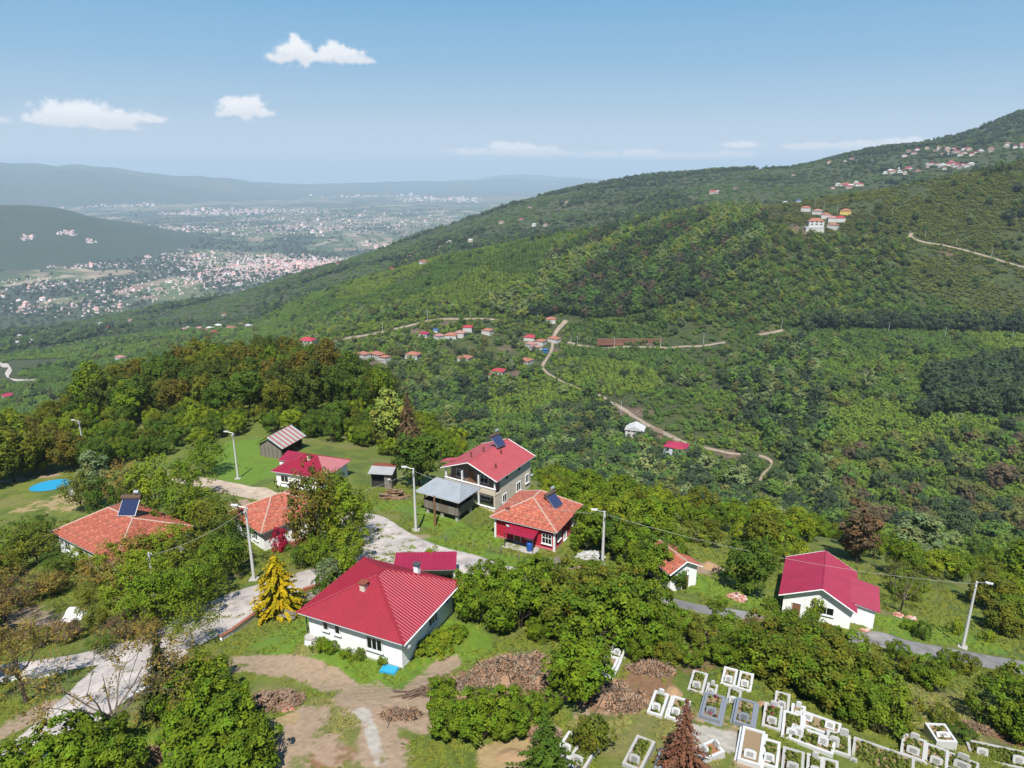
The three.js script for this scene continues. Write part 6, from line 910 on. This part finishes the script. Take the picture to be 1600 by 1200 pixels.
mound('earth_mound', 'sandy earth mound between the uphill graves', 'mound', 1052, 1082, 1.9, 1.7, .6, earthPile, 3); mound('earth_mound', 'sandy grave mound beside the grey marble graves', 'mound', 1195, 1102, 2, 1.6, .4, earthPile, 4); mound('earth_mound', 'spill of sand at the edge of the pit under the spruce', 'mound', 800, 1180, 3.4, 2.2, .3, earthPile, 5);
mound('earth_mound', 'bare earth bank behind the tile roofed shed', 'mound', 1110, 888, 4, 3, 1.0, earthPile, 6);
const brushMats = [leafPlain([.36, .20, .115]), leafPlain([.27, .185, .12]), leafPlain([.31, .23, .165])];
function brushPile(label, u, v, w, d, h, seed, n, turn = 0) { // cut branches thrown on a heap
  const p = P(u, v), g = thing('brush_pile', label, 'brush pile', p.x, p.z, turn), rnd = mulberry(seed); mesh('litter', drape(g, moundGeo(w, d, h * .8, seed)), std([.22, .135, .085], .95), g);
  for (let k = 0; k < 3; k++) { const B = leafBuf(); for (let i = 0; i < n / 3; i++) { const a = rnd() * 6.283, q = Math.sqrt(rnd()) * .95, x = Math.cos(a) * q * w / 2, z = Math.sin(a) * q * d / 2, wob = vnoise(x * .9 + seed, z * .9, seed) * 1.1; if (wob < .25 && q > .4) continue; const y = h * (1 - q * q) * (.4 + wob) * (.6 + .5 * rnd()) + .05, wx = p.x + x * Math.cos(turn) + z * Math.sin(turn), wz = p.z - x * Math.sin(turn) + z * Math.cos(turn); addLeaf(B, V(x, y + ground(wx, wz) - p.y, z), sph(rnd).add(V(0, .7, 0)).normalize(), .14 + .42 * rnd() * rnd(), rnd, tintOf(rnd, .2, .38), .035 + .06 * rnd()); } const m = mesh('twigs', leafGeo(B), brushMats[k], g); m.userData.kind = 'stuff'; }
  for (let i = 0; i < Math.min(14, w * 2.2); i++) { const a = rnd() * 6.283, q = rnd() * .8, x = Math.cos(a) * q * w / 2, z = Math.sin(a) * q * d / 2, wx = p.x + x * Math.cos(turn) + z * Math.sin(turn), wz = p.z - x * Math.sin(turn) + z * Math.cos(turn), y = h * (1 - q * q) + .15 + ground(wx, wz) - p.y, t = rnd() * 6.283, L = .5 + rnd() * .7; mesh('branch', bar(V(x - Math.cos(t) * L, y + (rnd() - .5) * .3, z - Math.sin(t) * L), V(x + Math.cos(t) * L, y + (rnd() - .5) * .3, z + Math.sin(t) * L), .03, .015, 5), i % 3 ? brushMatWood : barkPale, g); }
}
const brushMatWood = barkMat([.36, .27, .2]);
brushPile('big brown brush pile of cut branches behind the hazels', 815, 1055, 7.6, 4.6, 1.3, 41, 15000); brushPile('low reddish litter of cut branches beside the dirt yard', 718, 1078, 4.6, 2.6, .5, 42, 6000); brushPile('brown brush pile beside the lone pair of graves', 965, 1092, 4.6, 3.4, .8, 43, 9000); brushPile('strip of brown cuttings uphill of the lone graves', 1018, 1048, 3.6, 2.2, .5, 44, 4500); brushPile('pale brown brush pile at the edge of the meadow', 1592, 1152, 5, 3.6, .8, 45, 9000); brushPile('dried brush beside the grey lane', 1112, 1000, 4.4, 2.4, .5, 46, 4500); brushPile('dried brush near the lane in front of the gable house', 1188, 978, 3.4, 1.8, .5, 47, 3000); brushPile('small brown cuttings on the verge under the pale barked tree', 250, 1180, 2.8, 1.6, .3, 48, 2600);
brushPile('reddish litter of cut branches scattered on the dirt yard', 626, 1118, 2.8, 1.4, .12, 49, 1800); brushPile('dry brush under the young spruce', 850, 1150, 2, 1.4, .3, 50, 1600); brushPile('small brush heap in the meadow below the lane', 1525, 1140, 2.6, 1.6, .4, 51, 2200); brushPile('brown debris in the scrub plot behind the forked tree', 80, 985, 4, 2.4, .4, 52, 3000);
function logHeap(name, label, cat, u, v, w, d, h, n, len, rad, mats, seed, flat = 0, turn = 0) { // every log is a piece of its own
  const p = P(u, v), g = thing(name, label, cat, p.x, p.z, turn), rnd = mulberry(seed), geos = [0, 1, 2].map(i => new THREE.CylinderGeometry(rad * (.8 + .2 * i), rad * (.85 + .2 * i), len * (.8 + .2 * i), 6).rotateZ(Math.PI / 2));
  for (let i = 0; i < n; i++) { const a = rnd() * 6.283, q = Math.sqrt(rnd()), x = Math.cos(a) * q * w / 2, z = Math.sin(a) * q * d / 2, wx = p.x + x * Math.cos(turn) + z * Math.sin(turn), wz = p.z - x * Math.sin(turn) + z * Math.cos(turn), m = mesh('log', geos[i % 3], mats[i % mats.length], g, [x, h * (1 - q * q) * rnd() + rad + ground(wx, wz) - p.y, z]); m.rotation.set((rnd() - .5) * .6, flat ? (rnd() - .5) * flat : rnd() * 6.283, (rnd() - .5) * .5); }
}
const splitWood = [barkMat([.55, .40, .30]), barkMat([.40, .27, .2]), barkMat([.62, .48, .38])];
logHeap('firewood_heap', 'heap of split firewood on the dirt yard beside the hazels', 'firewood', 425, 1098, 4.4, 2.6, .6, 280, .4, .085, splitWood, 81); logHeap('woodpile', 'stacked pile of logs and poles in front of the grey shed', 'woodpile', 616, 778, 3.4, 2.2, 1.5, 90, 1.6, .09, [barkMat([.5, .42, .36]), barkMat([.6, .4, .24])], 82, .5); logHeap('pole_pile', 'scattered thin poles at the edge of the dirt yard', 'poles', 658, 1082, 2.4, 1.7, .18, 22, 1.7, .045, [barkMat([.34, .24, .2])], 83, .9, .3); logHeap('branch_pile', 'pale bleached branches lying in the meadow', 'branches', 1415, 1098, 1.7, .8, .15, 16, 1.2, .04, [barkPale], 84, .7);
function brickPile(label, u, v, w, d, h, n, seed) { const p = P(u, v), g = thing('brick_pile', label, 'brick pile', p.x, p.z), rnd = mulberry(seed), geo = new THREE.BoxGeometry(.34, .16, .2), ms = [std([.34, .12, .085], .9), std([.40, .2, .15], .9), std([.42, .34, .3], .9)]; for (let i = 0; i < n; i++) { const a = rnd() * 6.283, q = Math.sqrt(rnd()), m = mesh('brick', geo, ms[Math.floor(rnd() * 3)], g, [Math.cos(a) * q * w / 2, h * (1 - q) * rnd() + .05, Math.sin(a) * q * d / 2]); m.rotation.set((rnd() - .5) * .7, rnd() * 6.283, (rnd() - .5) * .7); } }
brickPile('pile of broken red bricks beside the grey lane', 1150, 936, 2.2, 1.5, .8, 110, 91); brickPile('low heap of red bricks under the bare pale tree', 1422, 968, 1.6, 1.1, .4, 50, 92); brickPile('small spread of red bricks nearer the gable house annex', 1402, 962, 1.3, .9, .3, 30, 93); brickPile('few scattered bricks at the annex corner', 1352, 986, 1.2, .6, .2, 16, 94); brickPile('brick rubble at the foot of the firewood heap', 448, 1108, 1.2, .6, .15, 14, 95);
{ // tarpaulins, drums, boxes and benches
  const sheetGeo = (w, d, h, seed) => { const g = moundGeo(w, d, h, seed, 18); return g; };
  const t1 = P(117, 966), a = thing('tarpaulin', 'white plastic tarpaulin crumpled over a heap in the scrub', 'tarpaulin', t1.x, t1.z, .4); mesh('sheet', drape(a, sheetGeo(3.6, 2.6, 1.3, 8)), std([.62, .62, .62], .5), a);
  const t2 = P(80, 759), b = thing('tarpaulin', 'bright blue tarpaulin spread flat on the field', 'tarpaulin', t2.x, t2.z, 0); const disc = new THREE.CircleGeometry(1, 40).rotateX(-Math.PI / 2).scale(3.4, 1, 3.0); mesh('sheet', drape(b, disc).translate(0, .12, 0), M.cyan, b); mesh('rim', drape(b, new THREE.TorusGeometry(1, .03, 6, 40).rotateX(Math.PI / 2).scale(3.4, 2, 3.0)).translate(0, .1, 0), M.cyan, b);
  const t3 = P(114, 772), c = thing('water_container', 'white plastic container cube beside the blue tarpaulin', 'container', t3.x, t3.z, .2); mesh('tank', box(1.1, 1, 1, 0, .55, 0), M.whiteTrim, c); mesh('cage', merge([-.5, 0, .5].flatMap(x => [box(.03, 1.1, 1.06, x * 1.08, .55, 0), box(1.16, .03, 1.06, 0, .55 + x, 0)])), M.steel, c); mesh('pallet', box(1.2, .12, 1.1, 0, .02, 0), M.wood, c);
  const t4 = P(608, 1048), e = thing('blue_box', 'bright blue plastic lid lying on the grass by the bungalow corner', 'box', t4.x, t4.z, -.3); mesh('lid', box(1.2, .14, .75, 0, .12, 0, 0, .08), M.cyan, e); mesh('rim', box(1.28, .05, .83, 0, .06, 0, 0, .08), M.cyan, e);
  const t5 = P(486, 1003), f = thing('cement_block', 'white washed block at the corner of the white bungalow', 'block', t5.x, t5.z, -.3); mesh('block', new THREE.CylinderGeometry(.45, .55, .55, 10).translate(0, .2, 0), M.whiteTrim, f); mesh('lid', new THREE.CylinderGeometry(.48, .48, .08, 10).translate(0, .5, 0), M.concrete, f);
  const bd = P(833, 862), bb = thing('barrel', 'blue plastic barrel on the porch of the red house', 'barrel', 0, 0, 0); { const pl = PLOT.red_house, q = V(1.25, 0, 3.5 + 1.15).applyAxisAngle(V(0, 1, 0), pl.turn); bb.position.set(pl.x + q.x, ground(pl.x, pl.z) + .05, pl.z + q.z); } mesh('body', new THREE.LatheGeometry([[0, 0], [.3, 0], [.34, .08], [.36, .3], [.36, .8], [.34, 1.0], [.28, 1.08], [0, 1.08]].map(q => new THREE.Vector2(...q)), 20), M.blue, bb); mesh('hoop', merge([.32, .72].map(y => new THREE.TorusGeometry(.365, .02, 6, 20).rotateX(Math.PI / 2).translate(0, y, 0))), M.blue, bb);
  for (const [u, v, l] of [[449, 970, 'grey wooden bench beside the golden conifer'], [866, 885, 'plank bench on the grass below the red house']]) { const q = P(u, v), s = thing('bench', l, 'bench', q.x, q.z, u < 600 ? -.35 : .35); mesh('seat', merge([-.14, .0, .14].map(z => box(1.6, .05, .12, 0, .45, z))), boards, s); mesh('backrest', box(1.6, .3, .05, 0, .75, -.24, 0, -.15), boards, s); for (const x of [-.65, .65]) mesh('leg', box(.08, .5, .4, x, .2, 0), M.woodDark, s); }
  { const q = P(895, 890), s = thing('timber_beam', 'pale squared beam lying on the grass near the red house', 'beam', q.x, q.z, .35); mesh('beam', box(2.2, .2, .24, 0, .12, 0), splitWood[2], s); mesh('end_face', box(.02, .18, .22, 1.11, .12, 0), splitWood[1], s); }
  { const q = P(490, 932), s = thing('plank_stack', 'stack of long grey planks beside the white bungalow', 'planks', q.x, q.z, .62); for (let i = 0; i < 10; i++) mesh('plank', box(3.4, .05, .22, (hash2(i, 1, 7) - .5) * .3, .08 + Math.floor(i / 5) * .06, -.55 + (i % 5) * .27), i % 2 ? boards : boardsB, s); }
  { const q = P(222, 1082), s = thing('white_pipe', 'white plastic sheet roll lying at the roadside', 'roll', q.x, q.z, 1.0); mesh('roll', new THREE.CylinderGeometry(.16, .16, 1.9, 12).rotateZ(Math.PI / 2).translate(0, .18, 0), M.whiteTrim, s); mesh('core', new THREE.CylinderGeometry(.06, .06, 1.92, 8).rotateZ(Math.PI / 2).translate(0, .18, 0), M.dark, s); }
  { const q = P(1322, 1008), s = thing('boulder', 'pale boulder at the edge of the grey lane', 'rock', q.x, q.z, .4); const g = new THREE.IcosahedronGeometry(.55, 2), at = g.attributes.position; for (let i = 0; i < at.count; i++) { const n = .8 + .4 * vnoise(at.getX(i) * 3 + 5, at.getZ(i) * 3 + at.getY(i) * 2, 5); at.setXYZ(i, at.getX(i) * n * 1.3, at.getY(i) * n * .7, at.getZ(i) * n); } g.computeVertexNormals(); mesh('rock', g, stoneGrey, s); mesh('chip', box(.3, .2, .25, .7, 0, .3, .5), stoneGrey, s); }
  { const q = P(932, 1006), s = thing('water_trough', 'pale blue metal sheet lying under the hazels', 'sheet', q.x, q.z, .2); mesh('sheet', box(1.5, .06, .9, 0, .2, 0, 0, .15), std([.3, .36, .42], .4), s); mesh('support', box(1.2, .2, .6, 0, .05, 0), M.dark, s); }
}
function lowWall(label, pts, h, w, mat, capMat) { const q = pts.map(([u, v]) => P(u, v)), g = thing('low_wall', label, 'wall', q[0].x, q[0].z); for (let i = 0; i < q.length - 1; i++) { const a = q[i], b = q[i + 1], L = Math.hypot(b.x - a.x, b.z - a.z), ry = -Math.atan2(b.z - a.z, b.x - a.x), cx = (a.x + b.x) / 2 - q[0].x, cz = (a.z + b.z) / 2 - q[0].z, cy = (a.y + b.y) / 2 - q[0].y, rz = Math.atan2(b.y - a.y, L); mesh('wall_section', box(L, h + .6, w, 0, h / 2 - .3, 0, 0, 0, rz).rotateY(ry).translate(cx, cy, cz), mat, g); mesh('coping', box(L + .02, .08, w + .08, 0, h + .03, 0, 0, 0, rz).rotateY(ry).translate(cx, cy, cz), capMat, g); } }
lowWall('low roadside wall of brick and concrete in front of the golden conifer', [[345, 1002], [362, 992], [385, 975], [408, 958]], .45, .25, M.whiteTrim, M.brick); lowWall('low red brick kerb between the road and the bungalow lawn', [[474, 925], [492, 920], [512, 914]], .35, .25, M.brick, M.brick); lowWall('concrete retaining edge of the side road below the scrub', [[-20, 1070], [30, 1062], [65, 1058], [100, 1050]], .35, .25, M.whiteTrim, M.concrete);
{ const p = P(985, 541), g = thing('retaining_bank', 'long red brown earth bank above the far lane', 'bank', p.x, p.z, -.02); mesh('face', box(58, 6, 1.2, 0, 2.4, -6, 0, -.25), std([.2, .105, .08], .95, { map: earthTex }), g); mesh('ledge', box(58, .5, 1.5, 0, 5, -7.2), std([.12, .12, .03], .95), g); }
{ const list = [[740, 855], [765, 858], [782, 862], [811, 875], [836, 880], [868, 888], [696, 845]]; for (const [u, v] of list) { const p = P(u, v), g = thing('fence_post', 'weathered wooden fence post in the grass below the red house', 'fence post', p.x, p.z, 0, 'fence posts below the red house'); mesh('post', bar(V(0, -.3, 0), V(.03, 1.1, 0), .06, .05, 6), boards, g); mesh('top', new THREE.ConeGeometry(.05, .06, 6).translate(.03, 1.13, 0), boards, g); } }
{ // stones of the dry wall behind the red house, white pebbly scree
  const p = P(922, 872), g = thing('stone_heap', 'heap of pale stones beside the red house', 'stones', p.x, p.z, .3), rnd = mulberry(12), geo = new THREE.IcosahedronGeometry(.22, 1); for (let i = 0; i < 90; i++) { const a = rnd() * 6.283, q = Math.sqrt(rnd()), x = Math.cos(a) * q * 1.6, z = Math.sin(a) * q * 1.3, m = mesh('stone', geo, i % 3 ? stoneGrey : marbleB, g, [x, .7 * (1 - q) * rnd() + .05, z]); m.scale.set(.7 + rnd(), .5 + .5 * rnd(), .7 + rnd()); m.rotation.y = rnd() * 6; } }
// grass standing on the near slope
{
  const rnd = mulberry(17), list = [], N = 42000; let tries = 0;
  const B = leafBuf(); for (let i = 0; i < 22; i++) { const a = rnd() * 6.283, d = rnd() * .3, at = B.n.length; addLeaf(B, V(Math.cos(a) * d, .05 + .05 * rnd(), Math.sin(a) * d), V(Math.cos(a + 1), .5 + .5 * rnd(), Math.sin(a + 1)).normalize(), .08 + .08 * rnd(), rnd, tintOf(rnd, .12, .22), .2); for (let q = 0; q < 4; q++) { B.n[at + q * 3] *= .3; B.n[at + q * 3 + 1] = 1; B.n[at + q * 3 + 2] *= .3; } }
  const geo = leafGeo(B);
  const road2 = []; for (const o of scene.children) if (o.name.startsWith('road') || o.name.startsWith('path')) { const a = o.geometry.attributes.position; for (let i = 0; i < a.count; i += 2) road2.push(Math.round(a.getX(i) / .8) + ',' + Math.round(a.getZ(i) / .8)); } const onRoad = new Set(road2);
  while (list.length < N && tries++ < N * 6) {
    const b = -46 + rnd() * 92, r = 24 + 86 * Math.pow(rnd(), .7), x = r * Math.sin(b * R), z = -r * Math.cos(b * R); if (inHouse(x, z, .1) || onRoad.has(Math.round(x / .8) + ',' + Math.round(z / .8))) continue;
    const i = Math.round((x - GX0) * NG / GS), j = Math.round((z - GZ0) * NG / GS), o = j * NG + i; if (mask.dirt[o] + mask.sand[o] + mask.pale[o] * 1.5 + mask.needles[o] * .6 > rnd() * .6 + .05) continue; if (fbm(x * .5, z * .5, 2, 18) < .38) continue;
    const dry = sstep(.3, .8, mask.dry[o] + (rnd() - .5) * .6), lu = mask.lush[o], k = .55 + 1.1 * rnd() * rnd(); list.push([x, z, k, [mix(.105 + .035 * rnd(), .22, dry * .7), mix(.145 + .04 * lu, .19, dry * .7), mix(.010, .06, dry * .7)]]);
  }
  const im = new THREE.InstancedMesh(geo, farLeaf, list.length), m4 = new THREE.Matrix4(), q = new THREE.Quaternion(), c = new THREE.Color(); im.name = 'grass'; tag(im, 'tufts of grass standing all over the village slope', 'grass', null, 'stuff'); im.receiveShadow = true;
  list.forEach(([x, z, k, col], i) => { im.setMatrixAt(i, m4.compose(V(x, ground(x, z) - .02, z), q.setFromAxisAngle(V(0, 1, 0), rnd() * 6.283), V(k * 1.2, k, k * 1.2))); im.setColorAt(i, c.setRGB(...col)); }); scene.add(im);
}

// ---------------------------------------------------------------- things that share a look are told apart by their place
{
  const one = 'first second third fourth fifth sixth seventh eighth ninth tenth eleventh twelfth thirteenth fourteenth fifteenth sixteenth seventeenth eighteenth nineteenth'.split(' '), tens = ['', '', 'twent', 'thirt', 'fort', 'fift', 'sixt', 'sevent', 'eight', 'ninet'];
  const ord = (n) => n < 20 ? one[n - 1] : n % 10 ? `${tens[Math.floor(n / 10)]}y-${one[n % 10 - 1]}` : `${tens[Math.floor(n / 10)]}ieth`, same = {};
  for (const o of scene.children) if (o.userData.label && o.userData.category && !o.userData.kind) { const [u, , Z] = project(o.position.x, o.position.y, o.position.z); if (u > -10 && u < 1610 && Z > 0) (same[o.userData.label] ??= []).push([u, o]); }
  for (const [label, list] of Object.entries(same)) if (list.length > 1 && list.length < 99) list.sort((a, b) => a[0] - b[0]).forEach(([, o], i) => { o.userData.label = `${label}, ${ord(i + 1)} from the left`; });
}
renderer.render(scene, camera);
